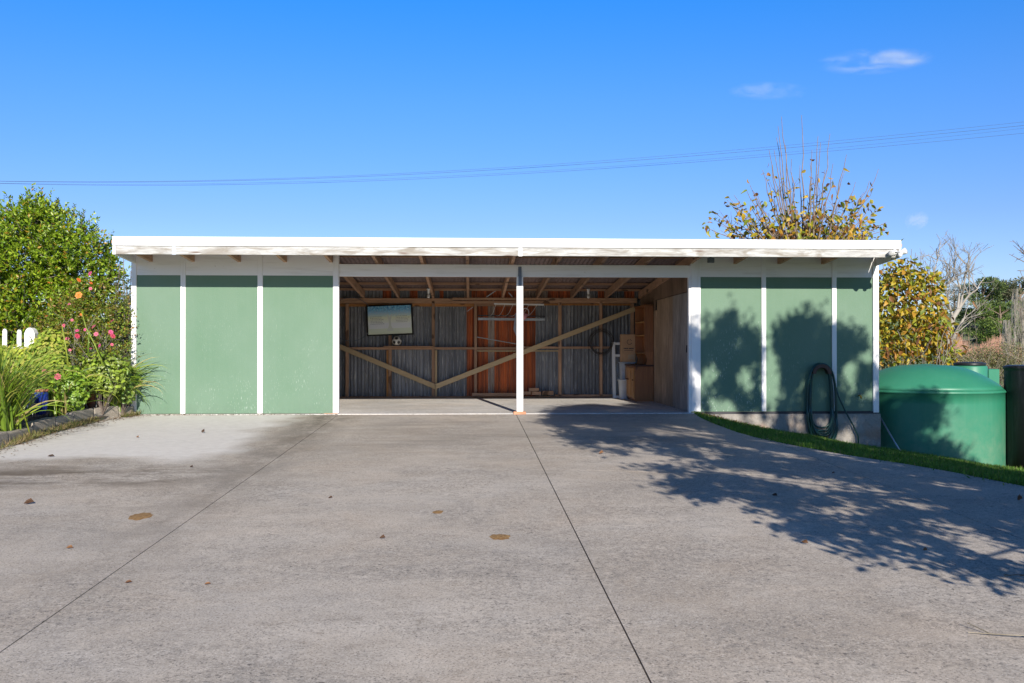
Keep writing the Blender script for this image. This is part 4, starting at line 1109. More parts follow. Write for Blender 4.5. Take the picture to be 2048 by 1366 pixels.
part('rail', MB().box(onY(-120, 700, Yf_).x, onY(49, 700, Yf_).x, Yf_+.024, Yf_+.06, 1.0, 1.07), 'white', pf, .003)
part('rail', MB().box(onY(-120, 700, Yf_).x, onY(49, 700, Yf_).x, Yf_+.024, Yf_+.06, .35, .42), 'white', pf, .003)

def lob(px, py, Y, rx_, ry_, rz_): q = onY(px, py, Y); return (q.x, q.y, q.z, rx_, ry_, rz_)
# big evergreen
bx_ = onY(90, 700, .9).x
bush = thing('evergreen_shrub', (bx_, .9, 0), 'tall glossy bright green shrub left of the carport', 'shrub')
Lb = [lob(75, 500, .9, .62, .75, .72), (lob(10, 540, .9, .75, .8, .75)), lob(150, 520, .9, .55, .6, .62), lob(185, 560, 1.1, .40, .5, .50), lob(60, 640, .9, 1.0, .8, .75), lob(160, 650, 1.2, .7, .6, .6),
      lob(-70, 520, .9, .8, .7, .85), lob(-60, 660, .9, .9, .7, .8), lob(88, 440, .9, .30, .3, .30), lob(55, 445, .9, .28, .3, .34)]
P0, d0 = in_lobes(Lb, 3900, .5)
Pl, Dl, Ll, Wl, s0, s1 = shoot_leaves(P0, d0, 12, .24, .090, .042, .55)
up_ = (Pl[:, 2] > 1.6)
c_ = palette(len(Pl), [(.18, .30, .016), (.30, .42, .022), (.09, .17, .014), (.38, .46, .04), (.21, .34, .02)], .16)
yl = (R.rand(len(Pl)) < .06)[:, None]; c_ = np.where(yl, np.array([[.42, .26, .03]]), c_)
o = leaves('foliage', Pl, Dl, Ll, Wl, c_, 'leaf', bush); o['kind'] = 'stuff'
mb = MB()
for i in range(0, len(s0), 6): mb.tube([s0[i]-(s1[i]-s0[i])*.8, s1[i]], [.006, .003], 3, cap=False)
o = part('twigs', mb, 'twig', bush); o['kind'] = 'stuff'
# tall tips on the outline
Pt, Dt, Lt, Wt = [], [], [], []; tw = MB()
for (px, py, py0) in ((50, 393, 440), (66, 391, 440), (85, 402, 440), (109, 396, 450), (140, 406, 450), (178, 424, 470), (191, 448, 490), (206, 458, 510), (224, 478, 530), (222, 515, 560), (3, 420, 470), (20, 428, 470), (160, 425, 470), (215, 545, 590)):
    a, b = onY(px-8, py0, .9), onY(px, py, .9); a.y += random.uniform(-.2, .2); b.y = a.y
    tw.tube([a, b], [.007, .003], 4)
    for k in range(26):
        t = .15+.85*k/25; p = a*(1-t)+b*t; an = k*2.4; dd_ = Vector((math.cos(an), math.sin(an), .9)).normalized()
        Pt.append(p); Dt.append(dd_); q = random.uniform(.8, 1.1)*(1-.35*t); Lt.append(.085*q); Wt.append(.034*q)
n_ = len(Pt); o = leaves('foliage', np.array([tuple(p) for p in Pt]), np.array([tuple(p) for p in Dt]), Lt, Wt, palette(n_, [(.12, .20, .02), (.16, .25, .03), (.09, .16, .02)]), 'leaf', bush); o['kind'] = 'stuff'
o = part('shoots', tw, 'twig', bush); o['kind'] = 'stuff'
mb = MB()
for k in range(6):
    grow(mb, Vector((bx_+random.uniform(-.5, .5), .9+random.uniform(-.2, .2), -.1)), Vector((random.uniform(-.4, .4), 0, 1)), .9, .035, 3, .5, .2)
part('stems', mb, 'bark', bush, smooth=True)

# leggy rose bush with flowers
rb_ = onY(190, 800, -.5)
rose = thing('rose_bush', (rb_.x, -.5, .05), 'leggy flowering bush with pink and orange blooms beside the corner', 'flowering bush')
Lb = [lob(180, 610, -.5, .45, .35, .35), lob(140, 650, -.5, .45, .35, .40), lob(215, 680, -.45, .33, .3, .40), lob(170, 720, -.6, .55, .35, .35), lob(110, 700, -.7, .4, .3, .4), lob(235, 620, -.1, .16, .2, .35)]
P0, d0 = in_lobes(Lb, 900, .2)
Pl, Dl, Ll, Wl, s0, s1 = shoot_leaves(P0, d0, 7, .18, .055, .028, .4)
c_ = palette(len(Pl), [(.13, .20, .02), (.20, .29, .03), (.27, .34, .04), (.14, .12, .02), (.30, .16, .04)], .18)
o = leaves('foliage', Pl, Dl, Ll, Wl, c_, 'leaf', rose); o['kind'] = 'stuff'
mb = MB()
for k in range(9):
    grow(mb, Vector((rb_.x+random.uniform(-.35, .25), -.5+random.uniform(-.15, .15), .05)), Vector((random.uniform(-.45, .4), random.uniform(-.1, .1), 1)), .62, .013, 3, .45, .15, minr=.0028)
part('stems', mb, 'palebark', rose, smooth=True)
fl_me = {}
def rosette(name, r_, m_):
    mb = MB()
    for ring, (cnt, rr2, el) in enumerate(((6, 1.0, .15), (5, .72, .6), (4, .42, 1.1))):
        for j in range(cnt):
            t = 2*math.pi*(j+ring*.4)/cnt; d = Vector((math.cos(t)*math.cos(el), math.sin(t)*math.cos(el), math.sin(el))); sd = Vector((-math.sin(t), math.cos(t), 0)); up2 = d.cross(sd)*-1
            L_ = r_*rr2; mb.add([d*L_*.1, d*L_*.6+sd*L_*.45+up2*L_*.05, d*L_*1.0+sd*L_*.22+up2*L_*.22, d*L_*1.0-sd*L_*.22+up2*L_*.22, d*L_*.6-sd*L_*.45+up2*L_*.05], [(0, 1, 2, 3, 4)])
    return mb.mesh(name, m_, smooth=True)
fm = {'p': rosette('flower', .036, 'petal_pink'), 'o': rosette('flower', .040, 'petal_orange')}
flowers = [(180, 547, 'p', 1.3), (158, 560, 'o', 1.1), (181, 577, 'p', .8), (157, 590, 'o', 1.5), (138, 608, 'p', .8), (224, 642, 'p', 1.3), (222, 664, 'p', 1.2), (226, 672, 'p', 1.3), (219, 667, 'o', .9), (187, 653, 'p', 1.3), (192, 668, 'p', 1.1),
           (155, 672, 'p', 1.3), (154, 661, 'p', .9), (134, 677, 'p', 1.1), (127, 651, 'p', .9), (118, 699, 'p', 1.1), (199, 691, 'p', .9), (224, 689, 'p', .8), (170, 659, 'p', .8), (93, 632, 'o', .8), (144, 640, 'p', .7), (182, 566, 'o', .8),
           (115, 753, 'p', 1.5), (88, 741, 'p', 1.4), (181, 697, 'p', .8), (140, 700, 'p', .7), (98, 565, 'o', .6), (162, 629, 'o', .6)]
for px, py, k_, sc2 in flowers:
    o = bpy.data.objects.new('flower', fm[k_]); C.objects.link(o); o.parent = rose
    Yq = -1.2 if py < 700 else -1.9
    q = onY(px, py, Yq); o.location = q-Vector(rose.location); o.scale = (sc2*.85,)*3
    o.rotation_euler = (math.radians(60+random.uniform(-45, 30)), random.uniform(-.5, .5), random.uniform(-1, 1))
    if k_ == 'o': o['label'] = 'orange bloom'
# bare-ish twiggy shrub by the corner
q = onY(245, 800, .35)
tws = thing('twiggy_shrub', (q.x, .35, 0), 'half bare twiggy shrub rising against the sky beside the corner', 'shrub')
mb = MB(); tips = []
for px, py in ((239, 527), (247, 515), (262, 541), (232, 560), (255, 560), (228, 600), (262, 600)):
    b = onY(px, py, .35); a = Vector((q.x+random.uniform(-.1, .15), .35+random.uniform(-.1, .1), 0)); mid = (a+b)/2+Vector((random.uniform(-.06, .06), 0, 0))
    mb.tube([a, mid, b], [.014, .011, .005], 5); tips.append((a, mid, b))
    for k in range(4):
        t = random.uniform(.1, .9); p = mid*(1-t)+b*t; mb.tube([p, p+Vector((random.uniform(-.12, .12), random.uniform(-.1, .1), random.uniform(.08, .2)))], [.005, .003], 3)
part('stems', mb, 'twig', tws, smooth=True)
P0 = []; 
for a, m_, b in tips:
    for k in range(22): t = random.random(); P0.append(tuple(m_*(1-t)*1.0+b*t*1.0 if t > .0 else m_))
P0 = np.array(P0); P0 = np.concatenate([P0, np.array(in_lobes([lob(240, 655, .3, .22, .25, .5)], 170, .2)[0])])
P0[:, 2] = np.minimum(P0[:, 2], onY(240, 552, .35).z)
Pl, Dl, Ll, Wl, s0, s1 = shoot_leaves(P0, R.normal(size=(len(P0), 3)), 4, .10, .055, .026, .4)
o = leaves('foliage', Pl, Dl, Ll, Wl, palette(len(Pl), [(.05, .085, .02), (.08, .12, .025), (.12, .15, .04)]), 'leaf', tws); o['kind'] = 'stuff'

# geraniums: round light leaves
gq = onY(60, 800, -2.3)
gq = onY(60, 800, -1.1); ger = thing('geranium', (gq.x, -1.1, .05), 'lime green geranium mound growing round the picket fence', 'plant')
Lb = [lob(30, 722, -1.15, .46, .35, .22), lob(92, 705, -1.15, .26, .3, .26), lob(58, 722, -1.15, .2, .2, .18), lob(55, 735, -1.25, .42, .3, .22), lob(-10, 716, -1.1, .38, .3, .20), lob(104, 735, -1.2, .24, .25, .2), lob(105, 685, -1.0, .22, .2, .2), lob(40, 762, -1.2, .4, .25, .14)]
P0, d0 = in_lobes(Lb, 5200, .6); n_ = len(P0)
out = d0+np.array([0, -.55, .35])+R.normal(size=(n_, 3))*.35
Dn = unit(np.cross(out, R.normal(size=(n_, 3))))
keep = np.ones(n_, bool)
cpx = onY(60, 665, -2.3)
o = leaves('foliage', P0, Dn, .052*(.6+.7*R.rand(n_)), .052*(.6+.7*R.rand(n_)), palette(n_, [(.30, .39, .03), (.40, .45, .05), (.17, .27, .03), (.44, .41, .08)], .12), 'leafmatt', ger, .18, big=True, nrm=out)
o['kind'] = 'stuff'
mb = MB()
for k in range(60):
    i = R.randint(n_); p = P0[i]; mb.tube([(p[0]*.6+gq.x*.4, p[1], .05), tuple(p)], [.006, .004], 3)
o = part('stems', mb, 'twig', ger); o['kind'] = 'stuff'
# broad-leaved plants low at the kerb
for (px, py, Y, sx, lab, ncol) in ((135, 765, -1.15, .30, 'broad green leafy plant behind the edging, right of the blue pot', 0), (205, 735, -.7, .42, 'mixed leafy plant under the pink blooms', 1), (246, 755, -.3, .22, 'dark leafy plant squeezed against the white corner board', 2)):
    q = onY(px, py, Y); pl_ = thing('leafy_plant', (q.x, Y, .05), lab, 'plant')
    P0, d0 = in_lobes([(q.x, Y, q.z, sx, .28, .26), (q.x+.05, Y, q.z-.2, sx*.8, .25, .22)], 1300 if ncol < 2 else 800, .3)
    n_ = len(P0); out = d0+np.array([0, -.5, .5]); Dn = unit(np.cross(out, R.normal(size=(n_, 3))))
    pal = [[(.19, .33, .03), (.29, .43, .045), (.13, .24, .025)], [(.17, .27, .03), (.32, .42, .05), (.25, .30, .07)], [(.09, .17, .03), (.14, .23, .035), (.24, .31, .05)]][ncol]
    o = leaves('foliage', P0, Dn, .068*(.6+.7*R.rand(n_)), .040*(.6+.7*R.rand(n_)), palette(n_, pal), 'leaf', pl_, .2, big=True, nrm=out+R.normal(size=(n_, 3))*.4); o['kind'] = 'stuff'
    mb = MB()
    for k in range(14): p = P0[R.randint(n_)]; mb.tube([(q.x, Y, .04), tuple(p)], [.007, .004], 3)
    part('stems', mb, 'twig', pl_)

# strap-leaved clumps: every leaf its own piece
def blade_mesh(name, L_, W_, arch, segs=9, twist=.3):
    mb = MB(); p = Vector((0, 0, 0)); ang = math.radians(86); st = L_/segs
    for i in range(segs+1):
        t = i/segs; w_ = W_*(.65+.35*math.sin(math.pi*min(1, t*1.6)))*(1-t**2.2)+.0006
        d = Vector((math.cos(ang), 0, math.sin(ang))); ta = twist*(.6+.9*t); sd = Vector((math.sin(ta)*math.sin(ang), math.cos(ta), -math.sin(ta)*math.cos(ang))); nrm = d.cross(sd)
        mb.v += [tuple(p-sd*w_/2+nrm*w_*.18), tuple(p), tuple(p+sd*w_/2+nrm*w_*.18)]
        p = p+d*st; ang -= arch/segs*(.35+1.5*t)
    for i in range(segs):
        a = 3*i; mb.f += [(a, a+1, a+4, a+3), (a+1, a+2, a+5, a+4)]
    return mb.mesh(name, 'strapleaf', smooth=True)
def clump(name, base, n, L_, W_, label, arch=(.6, 2.2), tilt=.5, rad=.10, bias=None, up=0, sq=(1,)):
    t = thing(name, base, label, 'plant'); ms = [blade_mesh('leaf', L_*random.uniform(.75, 1.1), W_*random.uniform(.8, 1.2), random.uniform(*arch), twist=random.choice((-1, 1))*random.uniform(.2, 1.3)) for _ in range(12)]
    for k in range(n):
        o = bpy.data.objects.new('leaf', random.choice(ms)); C.objects.link(o); o.parent = t
        az = random.uniform(0, 2*math.pi) if bias is None or random.random() < .35 else random.gauss(bias, .6)
        o.location = (rad*random.gauss(0, .6), rad*random.gauss(0, .6), random.uniform(-.02, .03))
        o.rotation_euler = Euler((0, abs(random.gauss(0, tilt)), az)); s_ = random.uniform(.7, 1.08); o.scale = (s_,)*3
    return t
random.seed(21)
q = onD(8, 880); clump('flax_plant', (q.x-.05, q.y, q.z+.03), 330, 1.5, .036, 'big clump of bright green strap leaves spilling over the edging at left', (.5, 2.2), .28, .17)
q = onD(208, 832); clump('strap_leaf_plant', (q.x-.2, q.y-.05, .10), 150, 1.35, .052, 'clump of strap leaves above the terracotta pots', (.9, 2.6), .34, .14)
q = onD(262, 829); clump('strap_leaf_plant', (q.x-.12, q.y-.45, .08), 110, 1.12, .034, 'strap leaves arching over the white corner board', (1.4, 3.0), .20, .09, 0.0)
q = onD(160, 846); clump('strap_leaf_plant', (q.x-.25, q.y, .08), 100, 1.2, .048, 'strap leaves between the blue pot and the terracotta pots', (.9, 2.4), .34, .12)
# flower stalks of the strap plant
for (pts_, lab) in ((((207, 733), (190, 690), (172, 655), (163, 622)), 'longest yellow-green flower stalk leaning left above the strap leaves'), (((137, 733), (131, 690), (124, 652)), 'left-hand yellow-green stalk rising beside the geranium'), (((176, 712), (177, 690), (178, 668)), 'short upright yellow-green stalk between the two taller ones')):
    o = part('flower_stalk', MB().tube([onY(a, b, -1.45) for a, b in pts_], [.012, .010, .008, .006][:len(pts_)], 6), 'strapleaf', smooth=True); tag(o, lab, 'plant stalk', 'flower stalks')

# pots
def pot(name, px0, px1, pyt, pyb, m_, label, rim=None, belly=1.0, Y=None):
    q = onZ((px0+px1)/2, pyb, .12); Y = q.y
    a, b = onY(px0, pyb, Y), onY(px1, pyb, Y); r_ = (b.x-a.x)/2; zt2 = onY(px0, pyt, Y-r_).z; z0 = q.z; H_ = zt2-z0
    t = thing(name, (q.x, Y, z0), label, 'plant pot')
    part('pot_body', MB().lathe(q.x, Y, [(r_*.66, z0), (r_*.8*belly, z0+H_*.2), (r_*.96*belly, z0+H_*.5), (r_*.98, z0+H_*.8), (r_*.9, z0+H_*.93), (r_*.84, z0+H_*.93), (r_*.8, z0+H_*.7)], 32), m_, t, smooth=True)
    part('rim', MB().lathe(q.x, Y, [(r_*.86, z0+H_*.90), (r_*1.0, z0+H_*.91), (r_*1.02, z0+H_*.99), (r_*.92, z0+H_), (r_*.84, z0+H_*.95)], 32), rim or m_, t, smooth=True)
    part('soil', MB().lathe(q.x, Y, [(r_*.82, z0+H_*.84), (r_*.1, z0+H_*.86)], 24), 'soil', t)
pot('blue_pot', 67, 96, 779, 829, 'blueglaze', 'glazed cobalt blue pot with terracotta rim by the edging', 'terracotta', 1.05, -2.75)
pot('slate_pot', 36, 68, 789, 832, 'slateglaze', 'dark slate-blue pot half hidden behind the big strap clump', None, 1, -2.9)
pot('terracotta_pot', 172, 203, 781, 818, 'terracotta', 'larger terracotta pot under the strap leaves', None, 1, -1.7)
pot('terracotta_pot', 148, 172, 786, 819, 'terracotta', 'smaller terracotta pot left of the larger terracotta one', None, 1, -1.85)
pot('black_pot', 205, 232, 777, 812, 'blackpot', 'black plastic pot between terracotta pot and corner board', None, 1, -1.1)
# dry grass and weeds at the foot of the edging
P0 = []
for a, b in zip(pts[1:], pts[2:]): pass
ep = [onD(*p) for p in ebot]
for _ in range(2600):
    i = random.choice([2, 3, 3, 4, 5, 5, 6, 0]); i = min(i, len(ep)-2); t = random.random(); p = ep[i]*(1-t)+ep[i+1]*t; P0.append((p.x+random.uniform(-.03, .09), p.y+random.uniform(-.04, .04), p.z))
P0 = np.array(P0); D0 = R.normal(size=(len(P0), 3))*.6+np.array([.2, -.2, .8])
o = leaves('dry_grass', P0, D0, .05+.08*R.rand(len(P0)), .007, palette(len(P0), [(.30, .22, .10), (.20, .20, .05), (.38, .28, .16), (.10, .16, .03)]), 'grass'); tag(o, 'dry tufts and weeds along the foot of the garden edging', 'dry grass', kind='stuff')
# soil and dead leaves where foundation meets the post
P0 = np.array([tuple(rows[0][4]*(1-t)+rows[4][7]*t) for t in R.rand(500)])+R.normal(size=(500, 3))*np.array([.05, .10, .004])+np.array([0, -.08, .02])
o = leaves('leaf_litter', P0, R.normal(size=(500, 3))*np.array([1, 1, .2]), .045, .025, palette(500, [(.28, .13, .05), (.16, .08, .04), (.36, .22, .1)]), 'leafmatt', nrm=np.tile([[.1, .1, 1.]], (500, 1))); tag(o, 'brown dead leaves heaped where the lawn meets the white post', 'leaf litter', kind='stuff')

# ------------------------------------------------------------------ fallen leaves on the driveway
def dead_leaf(w_):
    mb = MB(); L_ = w_
    ps = [(-L_/2, 0, .004), (-L_*.2, L_*.2, .014), (L_*.2, L_*.17, .02), (L_/2, 0, .006), (L_*.2, -L_*.17, .016), (-L_*.2, -L_*.2, .011), (-L_*.15, 0, .002), (L_*.2, 0, .005)]
    return mb.add(ps, [(0, 6, 1), (6, 7, 2, 1), (7, 3, 2), (0, 5, 6), (6, 5, 4, 7), (7, 4, 3)]).mesh('fallen_leaf', 'deadleaf')
dm = dead_leaf(.052)
for px, py, s_, lab in ((406, 866, 1.4, 'curled brown leaf on the pale concrete in front of the green panels'), (275, 876, .9, 'small dark leaf on the pale concrete left of the curled brown leaf'), (102, 914, 1.4, 'reddish leaf near the garden edge on the driveway'),
        (58, 1009, 1.5, 'long dry leaf at the left edge of the driveway'), (139, 1098, .9, 'narrow brown leaf near the left joint'), (257, 1167, .8, 'crumbled reddish leaf beside the left joint'), (383, 935, .8, 'tiny tan leaf in front of the pale slab'),
        (661, 997, .8, 'small black leaf in the middle of the left slab'), (1203, 908, 1.1, 'dark curled leaf beside the tree shadow'), (1609, 1088, .9, 'brown leaf between the tree shadow and the right corner'), (1667, 947, .8, 'dark leaf in the tree shadow above the cross joint'),
        (1549, 993, .9, 'dark leaf in the middle of the tree shadow'), (2040, 1002, 1.3, 'black leaf at the right edge of the driveway'), (415, 1170, .7, 'small dark fleck of leaf between the two joints'), (1850, 1103, .8, 'leaf at the lower edge of the tree shadow'), (765, 1078, .8, 'thin dry sprig on the middle slab')):
    o = bpy.data.objects.new('fallen_leaf', dm); C.objects.link(o); o.location = onD(px, py)+Vector((0, 0, .003)); o.scale = (s_, s_*random.uniform(.6, 1), s_*random.uniform(1, 2)); o.rotation_euler = (random.uniform(-.1, .1), random.uniform(-.2, .2), random.uniform(-.8, .8))
    tag(o, lab, 'leaf', 'dead leaves lying on the driveway')
# twigs
for px, py, lab, k in ((2005, 1278, 'pale forked twig lying at the right edge of the driveway', 1.0), (2028, 1156, 'small dark upright twig near the right edge of the driveway', .35)):
    p = onD(px, py); mb = MB(); 
    mb.tube([p+Vector((-.12*k, .08*k, .008)), p+Vector((.02, .02, .014)), p+Vector((.16*k, -.03*k, .02)), p+Vector((.3*k, -.08*k, .008))], .0028, 5); mb.tube([p+Vector((-.03*k, .05*k, .01)), p+Vector((-.08*k, .16*k, .03*k))], .003, 4); mb.tube([p+Vector((.1*k, 0, .012)), p+Vector((.25*k, .07*k, .01))], .0025, 4)
    o = part('twig', mb, 'scrub' if k == 1 else 'bark'); tag(o, lab, 'twig')
# ochre patches of rotted leaves
s = NT('ochre_leaf_mush'); n = s.noise(s.co(), 45, 4, .7); M['mush'] = s.col(s.mix(s.ramp(n, [(.35, 0), (.65, 1)]), (.16, .075, .02), (.36, .22, .085))).rough(.9).bump(n, .8, .01).m
for px, py, rx2, ry2, lab in ((281, 1033, .105, .085, 'largest ochre stain of rotted matter left of the joint'), (876, 1024, .05, .04, 'smallest ochre patch in the middle of the driveway'), (1000, 1074, .085, .055, 'darkest ochre patch near the centre joint')):
    c0 = onD(px, py); mb = MB(); N_ = 40
    mb.v.append((c0.x, c0.y, c0.z+.006))
    for ring in (.5, 1.0):
        for j in range(N_):
            t = 2*math.pi*j/N_; q = ring*(1+.30*mnoise.noise(Vector((math.cos(t)*2, math.sin(t)*2, px)))+.15*mnoise.noise(Vector((math.cos(t)*7, math.sin(t)*7, px))))
            X, Y = c0.x+rx2*.8*q*math.cos(t), c0.y+ry2*.8*q*math.sin(t)*2; mb.v.append((X, Y, dz(Y)+(.006 if ring < 1 else .0005)))
    for j in range(N_):
        j2 = (j+1) % N_; mb.f.append((0, 1+j, 1+j2)); mb.f.append((1+j, 1+N_+j, 1+N_+j2, 1+j2))
    o = part('rotted_leaf_patch', mb, 'mush', smooth=True); tag(o, lab, 'stain')

P0 = np.stack([XL+.1+R.rand(420)*(XA0-XL), -.03-np.abs(R.normal(size=420))*.035, np.full(420, .006)], 1)
o = leaves('leaf_litter', P0, R.normal(size=(420, 3))*np.array([1, 1, .15]), .03, .014, palette(420, [(.20, .11, .05), (.10, .06, .03), (.30, .22, .12)]), 'leafmatt', nrm=np.tile([[.1, .1, 1.]], (420, 1))); tag(o, 'crumbs of dry leaf along the foot of the left green panels', 'leaf litter', kind='stuff')
P0 = []
for _ in range(700):
    i = random.randint(0, len(ep)-2); t = random.random(); p = ep[i]*(1-t)+ep[i+1]*t; Xq = p.x+abs(random.gauss(0, .16)); Yq = p.y-abs(random.gauss(0, .05)); P0.append((Xq, Yq, dz(Yq)+.005))
n_ = len(P0); o = leaves('leaf_litter', np.array(P0), R.normal(size=(n_, 3))*np.array([1, 1, .15]), .035*(.4+R.rand(n_)), .016, palette(n_, [(.22, .12, .05), (.10, .06, .03), (.30, .20, .10)]), 'leafmatt', nrm=np.tile([[.1, .1, 1.]], (n_, 1))); tag(o, 'scattered leaf crumbs on the concrete along the garden edging', 'leaf litter', kind='stuff')

# ------------------------------------------------------------------ autumn trees behind the carport
def leaf_mesh_big(name, L_, W_, curl):
    prof = [(0, 0), (.12, .25), (.35, .5), (.6, .48), (.85, .22), (1, 0)]; mb = MB()
    for t, w_ in prof:
        z = -curl*L_*t*t; mb.v += [(L_*t, w_*W_, z+abs(w_)*W_*.35), (L_*t, 0, z), (L_*t, -w_*W_, z+abs(w_)*W_*.35)]
    for i in range(5):
        a = 3*i; mb.f += [(a, a+1, a+4, a+3), (a+1, a+2, a+5, a+4)]
    return mb.mesh(name, 'bigleaf', smooth=True)
BL = [leaf_mesh_big('leaf', .165, .095, c_) for c_ in (.1, .4, .8)]+[leaf_mesh_big('leaf', .17, .05, .7)]*2
def place_leaf(parent, p, d, k):
    o = bpy.data.objects.new('leaf', random.choice(BL)); C.objects.link(o); o.parent = parent
    d = Vector(d).normalized(); o.location = Vector(p)-Vector(parent.location)
    o.rotation_mode = 'QUATERNION'; o.rotation_quaternion = d.to_track_quat('X', 'Z') @ Euler((random.uniform(-1.2, 1.2), 0, 0)).to_quaternion()
    o.scale = (k, k, k)
pal_aut = [(.25, .30, .03), (.52, .38, .03), (.58, .32, .03), (.16, .22, .02), (.34, .15, .04), (.42, .35, .03)]
# tall one above the roof
YT = 7.2; random.seed(33)
q0 = onY(1610, 700, YT)
T1 = thing('autumn_tree', (q0.x, YT, -1.4), 'autumn tree with bare upright twigs rising above the roof', 'tree')
fork = onY(1610, 560, YT)
tr = MB(); tr.tube([(q0.x, YT, -1.5), (q0.x+.05, YT, 0.5), tuple(fork)], [.14, .11, .08], 9, cap=False)
part('trunk', tr, 'bark', T1, smooth=True)
tipsl = [(1563, 233), (1603, 230), (1556, 252), (1553, 275), (1548, 300), (1636, 272), (1641, 285), (1660, 267), (1693, 309), (1757, 338), (1739, 362), (1500, 370), (1507, 382), (1468, 390), (1583, 318), (1624, 300), (1571, 290),
         (1583, 345), (1666, 327), (1711, 364), (1727, 385), (1525, 340), (1532, 355), (1515, 390), (1493, 380), (1454, 400), (1422, 420), (1440, 450), (1410, 455), (1458, 395), (1755, 418), (1773, 444), (1757, 455), (1745, 402), (1700, 395), (1680, 400), (1538, 300), (1600, 330), (1650, 340), (1545, 330), (1620, 325), (1480, 420), (1430, 440), (1720, 420), (1690, 340), (1770, 460), (1500, 410), (1575, 400), (1640, 400), (1465, 440)]
br = MB(); leafpts = []
for px, py in tipsl:
    Yq = YT+random.uniform(-.9, .9); tip = onY(px, py, Yq); sx_ = .72+random.uniform(-.08, .08)
    st = onY(1610+(px-1610)*.30+random.uniform(-12, 12), 520+random.uniform(-10, 15), YT+(Yq-YT)*.4)
    b1 = onY(1610+(px-1610)*.74, 480+(py-480)*.35, YT+(Yq-YT)*.8); pts_ = []
    for i in range(9):
        t = i/8; p = st*(1-t)**2+b1*2*t*(1-t)+tip*t*t
        if 0 < i < 8: p += Vector((random.gauss(0, .022), random.gauss(0, .02), 0))
        pts_.append(p)
    br.tube(pts_, [.022*(1-i/8)+.006 for i in range(9)], 4, cap=False)
    H_ = 480-py
    for i in range(2, 9):
        p = pts_[i]; pyy = 480-(480-py)*(i/8)
        pr = .9 if pyy > 430 else (.55 if pyy > 390 else (.16 if pyy > 330 else 0))
        for _ in range(3):
            if random.random() < pr: leafpts.append((p+Vector((random.gauss(0, .05), random.gauss(0, .05), random.gauss(0, .05))), Vector((random.gauss(0, 1), random.gauss(0, .7), random.gauss(-.5, .5)))))
    for _ in range(5):
        t = random.uniform(.15, .75); i = int(t*8); p = pts_[i]; e = p+Vector((random.gauss(0, .16), random.gauss(0, .16), random.uniform(.12, .42)))
        br.tube([p, (p+e)/2+Vector((random.gauss(0, .02), 0, 0)), e], [.008, .006, .0045], 3, cap=False)
        if random.random() < .45 and e.z < onY(1600, 355, YT).z: leafpts.append((e, Vector((random.gauss(0, 1), random.gauss(0, .6), random.gauss(-.4, .5)))))
part('branches', br, 'twig', T1, smooth=True)
for px, py in ((1537, 325), (1530, 348), (1540, 347), (1549, 352), (1619, 318), (1612, 340), (1618, 352), (1642, 345), (1636, 355), (1655, 354), (1660, 367), (1697, 364), (1672, 372), (1450, 410), (1462, 410), (1426, 423), (1412, 446), (1415, 452), (1412, 460), (1540, 384), (1473, 425), (1713, 398), (1728, 414), (1737, 418), (1777, 462), (1740, 430), (1740, 437)):
    leafpts.append((onY(px, py, YT+random.uniform(-.6, .6)), Vector((random.gauss(0, 1), random.gauss(0, .4), random.gauss(-.5, .3)))))
Lb = [lob(1610, 445, YT, 1.05, .9, .42), lob(1560, 470, YT, .9, .8, .42), lob(1665, 465, YT, .95, .8, .42), lob(1710, 480, YT, .6, .6, .3), lob(1600, 520, YT, 1.8, 1.2, .6)]
P0, d0 = in_lobes(Lb, 950, .1)
for i in range(len(P0)): leafpts.append((Vector(P0[i]), Vector((random.gauss(0, 1), random.gauss(0, .7), random.gauss(-.6, .5)))))
vis = [l for l in leafpts if l[0].z > onY(1600, 488, YT).z]; rest = [l for l in leafpts if l[0].z <= onY(1600, 488, YT).z]
random.shuffle(vis); vis.sort(key=lambda l: l[0].y); 
for p, d in vis[:290]: place_leaf(T1, p, d, random.uniform(.55, 1.1))
rest += vis[290:]
mlt = lambda L_: (np.array([tuple(p) for p, d in L_]), np.array([tuple(d) for p, d in L_]))
Pq, Dq = mlt(rest); n_ = len(Pq)
o = leaves('leaves', Pq, Dq, .17*(.6+.5*R.rand(n_)), .09*(.6+.5*R.rand(n_)), palette(n_, pal_aut, .15), 'leafmatt', T1, .22, big=True); o['kind'] = 'stuff'
# interior twigs
br = MB()
for i in range(0, len(P0), 3):
    p = Vector(P0[i]); a = fork+(p-fork)*.55+Vector((0, 0, -.1)); br.tube([a, (a+p)/2+Vector((random.gauss(0, .04),)*3), p], [.010, .008, .005], 3, cap=False)
o = part('inner_twigs', br, 'twig', T1); o['kind'] = 'stuff'

# lower dense one right of the carport
YT2 = 6.6; q0 = onY(1800, 720, YT2)
T2 = thing('autumn_tree', (q0.x, YT2, -1.4), 'dense yellow and green autumn tree right of the carport behind the tank', 'tree')
br = MB()
for k in range(9): grow(br, Vector((q0.x+random.uniform(-.4, .4), YT2, -1.5)), Vector((random.uniform(-.35, .35), random.uniform(-.2, .2), 1)), 1.35, .05, 3, .38, .2, minr=.006)
part('trunk', br, 'palebark', T2, smooth=True)
br = MB()
for px, py in ((1823, 498), (1842, 502), (1831, 505), (1812, 520), (1869, 535), (1850, 520), (1795, 540), (1780, 520), (1763, 510)):
    a = onY(px+random.uniform(-10, 10), py+70, YT2); b = onY(px, py, YT2); br.tube([a, (a+b)/2+Vector((random.gauss(0, .04), 0, 0)), b], [.012, .009, .005], 4, cap=False)
part('branches', br, 'twig', T2, smooth=True)
